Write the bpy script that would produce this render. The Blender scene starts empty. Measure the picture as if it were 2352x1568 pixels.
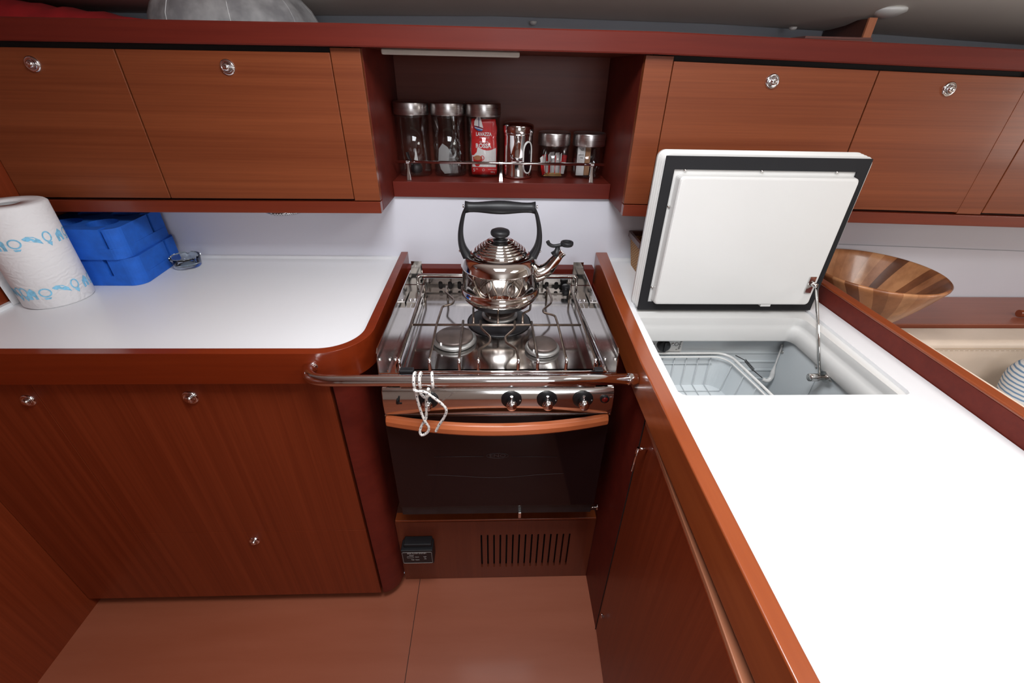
import bpy, bmesh, math, random
from math import pi, sin, cos, radians
from mathutils import Vector, Matrix, geometry, noise
random.seed(4)
COL = bpy.context.scene.collection
SC = bpy.context.scene

# ------------------------------------------------------------------ camera, light, exposure
cam = bpy.data.cameras.new('camera'); cam_o = bpy.data.objects.new('camera', cam); COL.objects.link(cam_o)
cam.sensor_width = 36.0; cam.lens = 36.0*1000.0/2352.0; cam.clip_start = 0.02
Yc = Vector((-37, 619, 1000)).normalized()
Zc = Vector((37, 1616, -1000)); Zc = (Zc - Yc*Zc.dot(Yc)).normalized()
Xc = -Yc.cross(Zc)
right = Vector((Xc[0], Yc[0], Zc[0])); up = Vector((Xc[1], Yc[1], Zc[1])); fwd = Vector((Xc[2], Yc[2], Zc[2]))
M = Matrix((right, up, -fwd)).transposed().to_4x4(); M.translation = Vector((0, 0, 1.39))
cam_o.matrix_world = M
SC.camera = cam_o
SC.view_settings.view_transform = 'Standard'; SC.view_settings.look = 'None'
SC.view_settings.gamma = 1.0; SC.view_settings.use_curve_mapping = False
SC.view_settings.exposure = 0.05
w = bpy.data.worlds.new('world'); SC.world = w; w.use_nodes = True
w.node_tree.nodes['Background'].inputs[0].default_value = (0.75, 0.85, 1, 1)
w.node_tree.nodes['Background'].inputs[1].default_value = 0.3

def area(name, loc, target, sx, sy, power, col):
    l = bpy.data.lights.new(name, 'AREA'); l.shape = 'RECTANGLE'; l.size = sx; l.size_y = sy
    l.energy = power; l.color = col
    o = bpy.data.objects.new(name, l); COL.objects.link(o); o.location = loc
    o.rotation_euler = (Vector(target)-Vector(loc)).to_track_quat('-Z', 'Y').to_euler()
    return o
area('galley_hatch_light', (0.0, 0.38, 1.868), (0.0, 0.381, 0.0), 0.46, 0.46, 16, (0.95, 0.975, 1.0))
area('island_hatch_light', (1.0, 0.05, 1.872), (1.0, 0.051, 0.0), 0.46, 0.46, 7.5, (1.0, 0.97, 0.93))
area('companionway_light', (0.35, -1.77, 1.40), (0.2, 1.0, 1.0), 0.8, 0.7, 7, (0.86, 0.91, 1.0))
area('saloon_window_light', (2.57, 0.25, 1.25), (0.8, 1.4, 1.5), 0.6, 0.35, 5, (1.0, 0.94, 0.86))  # unseen source added to brighten the ceiling at the right

# ------------------------------------------------------------------ materials
def newmat(name):
    m = bpy.data.materials.new(name); m.use_nodes = True
    return m, m.node_tree.nodes, m.node_tree.links, m.node_tree.nodes['Principled BSDF']
def setp(b, color=None, rough=None, metal=None, coat=None, spec=None, trans=None, ior=None, alpha=None):
    if color: b.inputs['Base Color'].default_value = (*color, 1)
    if rough is not None: b.inputs['Roughness'].default_value = rough
    if metal is not None: b.inputs['Metallic'].default_value = metal
    if coat is not None: b.inputs['Coat Weight'].default_value = coat; b.inputs['Coat Roughness'].default_value = 0.12
    if spec is not None: b.inputs['Specular IOR Level'].default_value = spec
    if trans is not None: b.inputs['Transmission Weight'].default_value = trans
    if ior is not None: b.inputs['IOR'].default_value = ior
    if alpha is not None: b.inputs['Alpha'].default_value = alpha
def mapping(N, L, scale, loc=(0,0,0), src='Object'):
    tc = N.new('ShaderNodeTexCoord'); mp = N.new('ShaderNodeMapping')
    mp.inputs['Scale'].default_value = scale; mp.inputs['Location'].default_value = loc
    L.new(tc.outputs[src], mp.inputs[0]); return mp.outputs[0]
def ntex(N, L, vec, scale, detail=3, rough=0.5):
    n = N.new('ShaderNodeTexNoise'); n.inputs['Scale'].default_value = scale
    n.inputs['Detail'].default_value = detail; n.inputs['Roughness'].default_value = rough
    L.new(vec, n.inputs['Vector']); return n.outputs[0]
def ramp(N, L, fac, stops):
    r = N.new('ShaderNodeValToRGB'); e = r.color_ramp.elements
    while len(e) < len(stops): e.new(0.5)
    for i, (p, c) in enumerate(stops): e[i].position = p; e[i].color = (*c, 1)
    L.new(fac, r.inputs[0]); return r.outputs[0]
def bump(N, L, b, h, strength, dist=0.001):
    n = N.new('ShaderNodeBump'); n.inputs['Strength'].default_value = strength; n.inputs['Distance'].default_value = dist
    L.new(h, n.inputs['Height']); L.new(n.outputs[0], b.inputs['Normal'])
def plain(name, color, rough=0.5, metal=0, coat=None, spec=None, nvar=0.04, nscale=30, bmp=0.0, bscale=300):
    m, N, L, b = newmat(name); setp(b, color, rough, metal, coat, spec)
    v = mapping(N, L, (1,1,1))
    f = ntex(N, L, v, nscale)
    lo = tuple(c*(1-nvar) for c in color); hi = tuple(min(1, c*(1+nvar)) for c in color)
    L.new(ramp(N, L, f, [(0.3, lo), (0.7, hi)]), b.inputs['Base Color'])
    if bmp: bump(N, L, b, ntex(N, L, v, bscale), bmp)
    return m
def wood(name, c1, c2, grain=(1.5, 60, 60), rough=0.35, coat=0.3, contrast=1.0, spec=0.5):
    m, N, L, b = newmat(name); setp(b, c1, rough, 0, coat, spec)
    v = mapping(N, L, grain)
    f = ntex(N, L, v, 2.2, 6, 0.6)
    v2 = mapping(N, L, tuple(g*0.25 for g in grain), (3,1,2)); f2 = ntex(N, L, v2, 2.0, 2)
    mx = N.new('ShaderNodeMath'); mx.operation = 'ADD'; L.new(f, mx.inputs[0]); L.new(f2, mx.inputs[1])
    mu = N.new('ShaderNodeMath'); mu.operation = 'MULTIPLY'; mu.inputs[1].default_value = 0.5; L.new(mx.outputs[0], mu.inputs[0])
    L.new(ramp(N, L, mu.outputs[0], [(0.5-0.16*contrast, c1), (0.5+0.16*contrast, c2)]), b.inputs['Base Color'])
    bump(N, L, b, f, 0.06, 0.0005)
    return m
def thin_glass(name, tint=(1,1,1), base=0.04):
    m = bpy.data.materials.new(name); m.use_nodes = True; N = m.node_tree.nodes; L = m.node_tree.links
    N.remove(N['Principled BSDF']); out = N['Material Output']
    tr = N.new('ShaderNodeBsdfTransparent'); tr.inputs[0].default_value = (*tint, 1)
    gl = N.new('ShaderNodeBsdfGlossy'); gl.inputs['Roughness'].default_value = 0.03
    fr = N.new('ShaderNodeLayerWeight'); fr.inputs['Blend'].default_value = 0.25
    ad = N.new('ShaderNodeMath'); ad.operation = 'MULTIPLY_ADD'; ad.inputs[1].default_value = 0.55; ad.inputs[2].default_value = base
    L.new(fr.outputs['Facing'], ad.inputs[0])
    mx = N.new('ShaderNodeMixShader'); L.new(ad.outputs[0], mx.inputs[0]); L.new(tr.outputs[0], mx.inputs[1]); L.new(gl.outputs[0], mx.inputs[2])
    L.new(mx.outputs[0], out.inputs[0]); return m

DOORH = wood('veneer_horizontal', (0.165,0.037,0.0115), (0.230,0.058,0.019), (1.2, 115, 115), 0.42, 0.10, 0.8, 0.35)
DOORV = wood('veneer_vertical', (0.170,0.0245,0.0060), (0.225,0.037,0.0100), (120, 120, 1.2), 0.40, 0.12, 0.75, 0.4)
SOLID = wood('mahogany_trim', (0.110,0.0125,0.0075), (0.145,0.018,0.010), (1.5, 45, 45), 0.46, 0.03, 0.8, 0.22)
RAIL = wood('mahogany_rail', (0.235,0.046,0.012), (0.300,0.066,0.017), (40, 1.5, 40), 0.28, 0.45, 0.8)
APRON = wood('mahogany_apron', (0.235,0.040,0.011), (0.290,0.055,0.015), (1.5, 40, 40), 0.26, 0.5, 0.8)
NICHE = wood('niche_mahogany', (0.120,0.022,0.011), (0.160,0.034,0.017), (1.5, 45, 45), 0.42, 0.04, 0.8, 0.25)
HANDLEW = wood('stove_handle_wood', (0.52,0.13,0.045), (0.60,0.17,0.06), (1.5, 60, 60), 0.3, 0.4)
FLOORM = wood('cabin_sole_laminate', (0.290,0.078,0.036), (0.360,0.110,0.058), (1.2, 9, 9), 0.42, 0.15, 1.2)
DARKW = wood('dark_wood', (0.06,0.018,0.012), (0.09,0.028,0.018), (1.5, 30, 30), 0.4)
GAP = plain('gap_dark', (0.010,0.006,0.005), 0.8)
WHITE = plain('white_laminate', (0.80,0.805,0.825), 0.32, nvar=0.01, nscale=4)
WALLW = plain('white_wall_panel', (0.72,0.72,0.79), 0.40, nvar=0.02, nscale=3, bmp=0.05, bscale=500)
HULL = plain('grey_hull_lining', (0.36,0.38,0.42), 0.7, nvar=0.03, nscale=5)
CEIL = plain('cream_headliner', (0.66,0.62,0.57), 0.75, nvar=0.02, nscale=6, bmp=0.1, bscale=250)
PLAST = plain('white_plastic', (0.68,0.675,0.66), 0.28, nvar=0.015, nscale=6)
LINER = plain('fridge_liner', (0.62,0.66,0.68), 0.35, nvar=0.02, nscale=5)
GASK = plain('black_gasket', (0.014,0.014,0.016), 0.7, spec=0.25)
BLACK = plain('black_plastic', (0.014,0.014,0.016), 0.42, spec=0.35, bmp=0.05)
STEEL = plain('polished_steel', (0.70,0.68,0.66), 0.10, 1.0, nvar=0.02, nscale=60)
CHROME = plain('chrome', (0.80,0.79,0.80), 0.06, 1.0, nvar=0.01)
KSTEEL = plain('kettle_steel', (0.78,0.75,0.72), 0.05, 1.0, nvar=0.01)
def brushed(name, col, r0, scale):
    m, N, L, b = newmat(name); setp(b, col, r0, 1.0)
    v = mapping(N, L, scale); f = ntex(N, L, v, 3, 4)
    L.new(ramp(N, L, f, [(0.3, tuple(c*0.86 for c in col)), (0.7, col)]), b.inputs['Base Color'])
    r = N.new('ShaderNodeMapRange'); r.inputs[3].default_value = r0*0.8; r.inputs[4].default_value = r0*1.3
    L.new(f, r.inputs[0]); L.new(r.outputs[0], b.inputs['Roughness']); return m
BRUSH = brushed('brushed_lid_steel', (0.60,0.57,0.56), 0.28, (3, 3, 160))
HOBM = brushed('hob_steel', (0.62,0.60,0.59), 0.13, (60, 3, 3))
RUST = plain('heat_browned_steel', (0.30,0.24,0.20), 0.32, 1.0, nvar=0.3, nscale=50)
CAPM = plain('burner_cap_enamel', (0.13,0.10,0.09), 0.42, 0.6, nvar=0.25, nscale=25)
ALU = plain('burner_aluminium', (0.42,0.42,0.41), 0.45, 0.9, nvar=0.1, nscale=60)
DGLASS = plain('dark_oven_glass', (0.012,0.006,0.007), 0.06, 0, spec=0.35)
OVENB = plain('oven_enamel_black', (0.014,0.013,0.015), 0.4, nvar=0.3, nscale=40)
BLUE = plain('blue_foam', (0.010,0.115,0.56), 0.75, nvar=0.12, nscale=40, bmp=0.5, bscale=500)
PAPER = plain('paper_towel_tissue', (0.80,0.79,0.80), 0.95, nvar=0.01)
PRINTB = plain('blue_print', (0.24,0.56,0.78), 0.9, nvar=0.2, nscale=150)
CORE = plain('grey_cardboard', (0.42,0.42,0.43), 0.9)
LEATH = plain('cream_leather', (0.76,0.63,0.515), 0.45, nvar=0.05, nscale=12, bmp=0.25, bscale=350)
STITCH = plain('beige_thread', (0.50,0.38,0.26), 0.8)
RED = plain('red_print', (0.62,0.012,0.014), 0.35, nvar=0.1)
WPRINT = plain('white_print', (0.85,0.84,0.83), 0.5)
GPRINT = plain('grey_print', (0.45,0.42,0.40), 0.6)
BPRINT = plain('sail_blue_print', (0.02,0.13,0.42), 0.5)
BROWNP = plain('coffee_brown_print', (0.48,0.20,0.09), 0.5)
REDBAG = plain('red_cloth', (0.33,0.008,0.010), 0.8, nvar=0.2, nscale=20)
KRAFT = plain('kraft_paper', (0.42,0.22,0.11), 0.8)
DPRINT = plain('dark_print', (0.05,0.05,0.05), 0.6)
LEDR = plain('red_lens', (0.20,0.012,0.010), 0.2)
GLASS = thin_glass('clear_jar_glass', (0.93,0.93,0.93), 0.03)
CELLO = thin_glass('cellophane', (0.80,0.80,0.80), 0.16)
m, N, L, b = newmat('ashtray_glass'); setp(b, (0.86,0.93,0.95), 0.02, trans=1.0, ior=1.46); AGLASS = m
# embossed paper
m = PAPER; N = m.node_tree.nodes; L = m.node_tree.links; b = N['Principled BSDF']
v = mapping(N, L, (1,1,1)); wv = N.new('ShaderNodeTexWave'); wv.wave_type = 'RINGS'; wv.inputs['Scale'].default_value = 28
wv.inputs['Distortion'].default_value = 9; wv.inputs['Detail Scale'].default_value = 1.5; L.new(v, wv.inputs['Vector']); bump(N, L, b, wv.outputs[1], 0.35, 0.0012)
# mesh net
m = bpy.data.materials.new('grey_net'); m.use_nodes = True; N = m.node_tree.nodes; L = m.node_tree.links; b = N['Principled BSDF']
setp(b, (0.42,0.42,0.43), 0.7, alpha=0.55); NET = m
v = mapping(N, L, (1,1,1)); L.new(ramp(N, L, ntex(N, L, v, 25, 3), [(0.35,(0.28,0.27,0.28)),(0.7,(0.55,0.54,0.54))]), b.inputs['Base Color'])
# bowl staves
m, N, L, b = newmat('acacia_staves'); setp(b, (0.5,0.25,0.1), 0.35, 0, 0.25); BOWL = m
tc = N.new('ShaderNodeTexCoord'); sx = N.new('ShaderNodeSeparateXYZ'); L.new(tc.outputs['Object'], sx.inputs[0])
at = N.new('ShaderNodeMath'); at.operation = 'ARCTAN2'; L.new(sx.outputs[1], at.inputs[0]); L.new(sx.outputs[0], at.inputs[1])
sk = N.new('ShaderNodeMath'); sk.operation = 'MULTIPLY_ADD'; sk.inputs[1].default_value = 2.2; L.new(sx.outputs[2], sk.inputs[0]); L.new(at.outputs[0], sk.inputs[2])
ml = N.new('ShaderNodeMath'); ml.operation = 'MULTIPLY'; ml.inputs[1].default_value = 5.3; L.new(sk.outputs[0], ml.inputs[0])
fl = N.new('ShaderNodeMath'); fl.operation = 'FLOOR'; L.new(ml.outputs[0], fl.inputs[0])
wn = N.new('ShaderNodeTexWhiteNoise'); wn.noise_dimensions = '1D'; L.new(fl.outputs[0], wn.inputs['W'])
c1 = ramp(N, L, wn.outputs[0], [(0.0,(0.17,0.065,0.030)),(0.3,(0.36,0.135,0.055)),(0.6,(0.52,0.225,0.095)),(1.0,(0.66,0.33,0.155))])
v = mapping(N, L, (7,7,4)); f = ntex(N, L, v, 2.5, 5, 0.6)
c2 = ramp(N, L, f, [(0.3,(0.55,0.48,0.42)),(0.6,(1,1,1))])
mx = N.new('ShaderNodeMix'); mx.data_type = 'RGBA'; mx.blend_type = 'MULTIPLY'; mx.inputs[0].default_value = 1.0
L.new(c1, mx.inputs[6]); L.new(c2, mx.inputs[7]); L.new(mx.outputs[2], b.inputs['Base Color'])
# striped cushion
m, N, L, b = newmat('blue_striped_cloth'); setp(b, (0.7,0.7,0.7), 0.9); STRIPE = m
v = mapping(N, L, (1,1,1)); wv = N.new('ShaderNodeTexWave'); wv.bands_direction = 'Z'; wv.inputs['Scale'].default_value = 34; wv.inputs['Distortion'].default_value = 0.4
L.new(v, wv.inputs['Vector']); L.new(ramp(N, L, wv.outputs[1], [(0.0,(0.16,0.27,0.42)),(0.28,(0.22,0.34,0.48)),(0.40,(0.72,0.73,0.72)),(1,(0.76,0.76,0.74))]), b.inputs['Base Color'])
# wicker
m, N, L, b = newmat('woven_wicker'); setp(b, (0.5,0.3,0.12), 0.7); WICK = m
v = mapping(N, L, (1,1,1.6)); ck = N.new('ShaderNodeTexChecker'); ck.inputs['Scale'].default_value = 150
ck.inputs[1].default_value = (0.50,0.28,0.11,1); ck.inputs[2].default_value = (0.24,0.11,0.035,1); L.new(v, ck.inputs[0]); L.new(ck.outputs[0], b.inputs['Base Color'])
# perforated chrome grille
m, N, L, b = newmat('perforated_grille'); setp(b, (0.7,0.7,0.7), 0.2, 1.0); GRILL = m
v = mapping(N, L, (1,1,1)); ck = N.new('ShaderNodeTexChecker'); ck.inputs['Scale'].default_value = 300
ck.inputs[1].default_value = (0.7,0.7,0.72,1); ck.inputs[2].default_value = (0.10,0.09,0.09,1); L.new(v, ck.inputs[0]); L.new(ck.outputs[0], b.inputs['Base Color'])
PANE = bpy.data.materials.new('daylight_pane'); PANE.use_nodes = True
b = PANE.node_tree.nodes['Principled BSDF']; b.inputs['Emission Color'].default_value = (0.95,0.98,1,1); b.inputs['Emission Strength'].default_value = 2.0

# ------------------------------------------------------------------ mesh helpers
class MB:
    def __init__(s): s.bm = bmesh.new(); s.mats = []
    def mi(s, m):
        if m is None: return 0
        if m not in s.mats: s.mats.append(m)
        return s.mats.index(m)
    def faces(s, vs, fs, m=None, smooth=False):
        V = [s.bm.verts.new(v) for v in vs]; k = s.mi(m)
        for f in fs:
            try:
                q = s.bm.faces.new([V[i] for i in f]); q.material_index = k; q.smooth = smooth
            except ValueError: pass
        return V
    def box(s, x0, x1, y0, y1, z0, z1, m=None):
        vs = [(x,y,z) for x in (x0,x1) for y in (y0,y1) for z in (z0,z1)]
        s.faces(vs, [(0,1,3,2),(4,6,7,5),(0,4,5,1),(2,3,7,6),(0,2,6,4),(1,5,7,3)], m); return s
    def lathe(s, prof, c, n=40, m=None, axis='Z', cap=True, smooth=True, a0=0, a1=2*pi):
        full = abs(a1-a0-2*pi) < 1e-6; nn = n if full else n+1
        vs = []
        for r, h in prof:
            for i in range(nn):
                a = a0+(a1-a0)*i/n; x, y = r*cos(a), r*sin(a)
                p = {'Z': (x,y,h), 'Y': (x,h,-y), 'X': (h,x,y)}[axis]
                vs.append((c[0]+p[0], c[1]+p[1], c[2]+p[2]))
        fs = []
        for k in range(len(prof)-1):
            for i in range(n):
                j = (i+1) % nn if full else i+1
                fs.append((k*nn+i, k*nn+j, (k+1)*nn+j, (k+1)*nn+i))
        if cap and full:
            if prof[0][0] > 1e-5: fs.append(tuple(range(nn-1,-1,-1)))
            if prof[-1][0] > 1e-5: fs.append(tuple((len(prof)-1)*nn+i for i in range(nn)))
        s.faces(vs, fs, m, smooth); return s
    def tube(s, pts, r, n=10, m=None, closed=False, cap=True, fleck=None, flat=None):
        pts = [Vector(p) for p in pts]; K = len(pts); rr = r if isinstance(r, (list, tuple)) else [r]*K
        T = []
        for i in range(K):
            a = pts[(i-1) % K] if (closed or i > 0) else pts[i]; b_ = pts[(i+1) % K] if (closed or i < K-1) else pts[i]
            T.append((b_-a).normalized() if (b_-a).length > 1e-9 else Vector((0,0,1)))
        u = T[0].orthogonal().normalized(); vs = []
        if flat is not None: u = Vector(flat); u = (u - T[0]*u.dot(T[0])).normalized()
        for i in range(K):
            u = (u - T[i]*u.dot(T[i])).normalized(); w_ = T[i].cross(u)
            for j in range(n):
                a = 2*pi*j/n
                ru = rr[i] if not isinstance(rr[i], tuple) else rr[i][0]; rw = rr[i] if not isinstance(rr[i], tuple) else rr[i][1]
                vs.append(pts[i]+u*ru*cos(a)+w_*rw*sin(a))
        V = [s.bm.verts.new(v) for v in vs]; k = s.mi(m); kf = s.mi(fleck) if fleck else 0
        R = K if closed else K-1
        for i in range(R):
            for j in range(n):
                q = s.bm.faces.new((V[i*n+j], V[i*n+(j+1) % n], V[((i+1) % K)*n+(j+1) % n], V[((i+1) % K)*n+j])); q.smooth = True
                q.material_index = kf if (fleck and i % 4 == 0 and (j % 3 == (i//4) % 3)) else k
        if cap and not closed:
            for q in (tuple(V[j] for j in range(n-1,-1,-1)), tuple(V[(K-1)*n+j] for j in range(n))):
                f = s.bm.faces.new(q); f.material_index = k
        return s
    def plate(s, outer, holes, z0, z1, m=None, axis='Z', f=None):
        """flat slab: outline (2D) with holes, extruded; axis Z: (x,y)->z, axis Y: (x,z)->y, axis X: (y,z)->x"""
        def P(p, h):
            q = {'Z': (p[0],p[1],h), 'Y': (p[0],h,p[1]), 'X': (h,p[0],p[1])}[axis]
            return f(q) if f else q
        loops = [outer]+list(holes); flat = [p for l in loops for p in l]
        tris = geometry.tessellate_polygon([[Vector((p[0],p[1],0)) for p in l] for l in loops])
        A = [s.bm.verts.new(P(p, z0)) for p in flat]; B = [s.bm.verts.new(P(p, z1)) for p in flat]; k = s.mi(m)
        for t in tris:
            for W in (A, B):
                try: q = s.bm.faces.new([W[i] for i in t]); q.material_index = k
                except ValueError: pass
        o = 0
        for l in loops:
            n = len(l)
            for i in range(n):
                a, b_ = o+i, o+(i+1) % n
                try: q = s.bm.faces.new((A[a], A[b_], B[b_], B[a])); q.material_index = k
                except ValueError: pass
            o += n
        return s
    def loft(s, rings, m=None, smooth=True, cap0=False, cap1=False):
        n = len(rings[0]); V = [[s.bm.verts.new(p) for p in r] for r in rings]; k = s.mi(m)
        for i in range(len(rings)-1):
            for j in range(n):
                q = s.bm.faces.new((V[i][j], V[i][(j+1) % n], V[i+1][(j+1) % n], V[i+1][j])); q.smooth = smooth; q.material_index = k
        if cap0: s.bm.faces.new(V[0][::-1]).material_index = k
        if cap1: s.bm.faces.new(V[-1]).material_index = k
        return s
    def text(s, body, loc, size, mat, rot=None, align='CENTER', ext=0.0003, bold=0.0, xs=1.0, shear=0.0):
        c = bpy.data.curves.new('txt', 'FONT'); c.body = body; c.size = size; c.align_x = align; c.align_y = 'CENTER'
        c.extrude = ext; c.offset = bold; c.shear = shear; c.resolution_u = 3
        o = bpy.data.objects.new('txt', c); COL.objects.link(o)
        dg = bpy.context.evaluated_depsgraph_get(); me = bpy.data.meshes.new_from_object(o.evaluated_get(dg))
        R_ = rot if rot else Matrix.Rotation(pi/2, 4, 'X')
        me.transform(Matrix.Translation(loc) @ R_ @ Matrix.Diagonal((xs,1,1,1)))
        n0 = len(s.bm.faces); s.bm.from_mesh(me); s.bm.faces.ensure_lookup_table(); k = s.mi(mat)
        for f in s.bm.faces[n0:]: f.material_index = k
        bpy.data.objects.remove(o); bpy.data.curves.remove(c); bpy.data.meshes.remove(me); return s
    def build(s, name, mat, parent=None, bevel=0, seg=2, sub=0, smooth=False, angle=40):
        if mat is not None:
            if not s.mats: s.mats = [mat]
        bmesh.ops.recalc_face_normals(s.bm, faces=s.bm.faces)
        if smooth:
            for f in s.bm.faces: f.smooth = True
        me = bpy.data.meshes.new(name); s.bm.to_mesh(me); s.bm.free()
        for m_ in s.mats: me.materials.append(m_)
        o = bpy.data.objects.new(name, me); COL.objects.link(o)
        if parent is not None:
            o.parent = parent; me.transform(Matrix.Translation(-root_loc(parent)))
        if bevel:
            md = o.modifiers.new('bevel', 'BEVEL'); md.width = bevel; md.segments = seg; md.limit_method = 'ANGLE'; md.angle_limit = radians(angle)
            md.harden_normals = True
            for p in me.polygons: p.use_smooth = True
            try: me.set_sharp_from_angle(angle=radians(35))
            except Exception: pass
        if sub:
            md = o.modifiers.new('subsurf', 'SUBSURF'); md.levels = sub; md.render_levels = sub
            for p in me.polygons: p.use_smooth = True
        return o
def root_loc(o):
    v = Vector((0,0,0))
    while o is not None: v = v + o.location; o = o.parent
    return v
def thing(name, label, cat, loc, group=None):
    o = bpy.data.objects.new(name, None); COL.objects.link(o); o.location = loc; o.empty_display_size = 0.05
    o['label'] = label; o['category'] = cat
    if group: o['group'] = group
    return o
def tag(o, label, cat, group=None, kind=None):
    # give a one-mesh thing its origin at its base
    vs = [v.co for v in o.data.vertices]; c = Vector(((min(v.x for v in vs)+max(v.x for v in vs))/2, (min(v.y for v in vs)+max(v.y for v in vs))/2, min(v.z for v in vs)))
    o.data.transform(Matrix.Translation(-c)); o.location = c
    o['label'] = label; o['category'] = cat
    if group: o['group'] = group
    if kind: o['kind'] = kind
    return o
def struct(o, label=None, cat=None):
    o['kind'] = 'structure'
    o['label'] = label or o.name.replace('_', ' '); o['category'] = cat or o.name.split('_')[0]
    return o
def arc(cx, cy, r, a0, a1, n=10): return [(cx+r*cos(radians(a0+(a1-a0)*i/n)), cy+r*sin(radians(a0+(a1-a0)*i/n))) for i in range(n+1)]
def rrect(x0, x1, y0, y1, r, n=5):
    return arc(x1-r,y0+r,r,-90,0,n)+arc(x1-r,y1-r,r,0,90,n)+arc(x0+r,y1-r,r,90,180,n)+arc(x0+r,y0+r,r,180,270,n)
def smoothpath(pts, n=8, closed=False):
    P = [Vector(p) for p in pts]; K = len(P); out = []
    R = K if closed else K-1
    for i in range(R):
        p0 = P[(i-1) % K] if (closed or i > 0) else P[0]*2-P[1]
        p1 = P[i]; p2 = P[(i+1) % K]; p3 = P[(i+2) % K] if (closed or i+2 < K) else P[-1]*2-P[-2]
        for k in range(n):
            t = k/n
            out.append(0.5*((2*p1)+(p2-p0)*t+(2*p0-5*p1+4*p2-p3)*t*t+(3*p1-p0-3*p2+p3)*t**3))
    if not closed: out.append(P[-1])
    return out
def fillet(pts, r, n=5):
    """round the inner corners of a polyline"""
    P = [Vector(p) for p in pts]; out = [P[0]]
    for i in range(1, len(P)-1):
        a = (P[i-1]-P[i]); b_ = (P[i+1]-P[i]); d = min(r, a.length*0.48, b_.length*0.48)
        A = P[i]+a.normalized()*d; B = P[i]+b_.normalized()*d
        for k in range(n+1):
            t = k/n; out.append((1-t)**2*A+2*t*(1-t)*P[i]+t*t*B)
    out.append(P[-1]); return out

def lock_knob(parent, x, y, z, r=0.0155):
    """round chrome push-button lock on a door facing -Y"""
    k = MB(); k.lathe([(r,0.004),(r,-0.001),(r*0.9,-0.004),(r*0.62,-0.005),(r*0.58,-0.002),(r*0.5,-0.002)], (x,y,z), 28, axis='Y')
    o = k.build('knob', CHROME, parent)
    c = MB(); c.lathe([(r*0.48,-0.001),(r*0.48,-0.008),(r*0.40,-0.0105),(r*0.15,-0.0115),(0.0,-0.0116)], (x,y,z), 24, axis='Y')
    c.build('push_button', CHROME, o)
    return o

# ================================================================== THE SETTING
FZ = -0.04
f = MB(); f.box(-1.30, 2.6, -1.8, 0.84, FZ-0.03, FZ)
struct(f.build('floor', FLOORM), 'reddish brown wooden cabin floor', 'floor')
f = MB(); f.box(-0.2508, -0.2492, -1.8, 0.83, FZ-0.001, FZ+0.0006); f.box(-1.24,-0.25,0.10,0.1015,FZ-0.001,FZ+0.0006)
struct(f.build('trim_1', GAP), 'thin dark seam between the floor panels', 'floor seam')
f = MB(); f.box(-1.30, -1.24, -1.8, 0.772, FZ, 1.9); f.box(-1.30, -1.2395, 0.772, 1.30, FZ-0.03, 0.8295)
struct(f.build('wall_left', DOORV), 'wooden bulkhead left of the galley', 'wall')
f = MB(); f.box(-1.30, -1.145, 0.772, 1.6, 0.83, 1.62)
struct(f.build('wall_left_galley', DOORV, bevel=0.002), 'wooden bulkhead panel beside the paper towel roll', 'wall')
f = MB(); f.box(-1.145, 2.6, 1.275, 1.30, 0.30, 1.098)
struct(f.build('wall_back', WALLW), 'white back wall panel under the overhead lockers', 'wall')
f = MB(); f.box(-1.145, 2.6, 1.272, 1.2765, 1.086, 1.098, WALLW)
f.faces([(0.845,1.2735,0.962),(2.6,1.2735,0.9115),(2.6,1.2735,0.9135),(0.845,1.2735,0.964)], [(0,1,2,3)], HULL)
struct(f.build('trim_2', None), 'thin joint line across the white wall behind the bowl', 'trim')
f = MB(); f.box(-1.30, 2.6, 1.47, 1.50, 1.098, 1.62)
struct(f.build('wall_hull', HULL), 'grey hull lining above the top shelf', 'wall')
f = MB(); f.box(-1.30, 2.6, -1.83, -1.8, FZ, 1.95)
struct(f.build('wall_rear', CEIL), 'cream bulkhead behind the viewer', 'wall')
f = MB(); f.box(2.6, 2.63, -1.8, 1.5, FZ, 1.95)
struct(f.build('wall_right', CEIL), 'cream bulkhead at the saloon end', 'wall')
# headliner, curving down to the hull side
prof = [(1.49,1.514),(1.44,1.515),(1.38,1.520),(1.30,1.536),(1.20,1.572),(1.08,1.650),(0.95,1.740),(0.80,1.815),(0.6,1.865),(0.3,1.89),(-1.8,1.90)]
f = MB(); vs = []; n = len(prof)
ST = ((-1.3,-0.014),(-0.5,-0.006),(0.0,0.004),(0.6,0.0),(1.1,-0.014),(1.6,-0.032),(2.6,-0.06))
for x, dz in ST:
    for y, z in prof: vs.append((x, y, z+dz*max(0.0,min(1.0,(y-0.7)/0.6))))
fs = [(k*n+i,k*n+i+1,(k+1)*n+i+1,(k+1)*n+i) for k in range(len(ST)-1) for i in range(n-1)]
f.faces(vs, fs, None, True)
ceil_o = f.build('ceiling', CEIL); md = ceil_o.modifiers.new('solidify','SOLIDIFY'); md.thickness = 0.03; md.offset = -1.0 if ceil_o.data.polygons[0].normal.z < 0 else 1.0
struct(ceil_o, 'cream padded headliner over the galley', 'ceiling')
def hatch(name, x, y, z, s, lab):
    f = MB(); f.plate(rrect(x-s,x+s,y-s,y+s,0.06), [rrect(x-s+0.04,x+s-0.04,y-s+0.04,y+s-0.04,0.04)], z-0.018, z+0.01)
    o = struct(f.build(name, WHITE, bevel=0.003), lab, 'window')
    p = MB(); p.box(x-s+0.04,x+s-0.04,y-s+0.04,y+s-0.04, z-0.004, z); p.build('pane', PANE, o)
hatch('window_1', 0.0, 0.38, 1.885, 0.29, 'deck hatch above the galley floor')
hatch('window_2', 1.0, 0.05, 1.890, 0.29, 'deck hatch above the white island worktop')
f = MB(); f.plate(rrect(-0.10,0.80,1.00,1.80,0.05), [rrect(-0.06,0.76,1.04,1.76,0.04)], -1.80, -1.785, None, 'Y')

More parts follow.
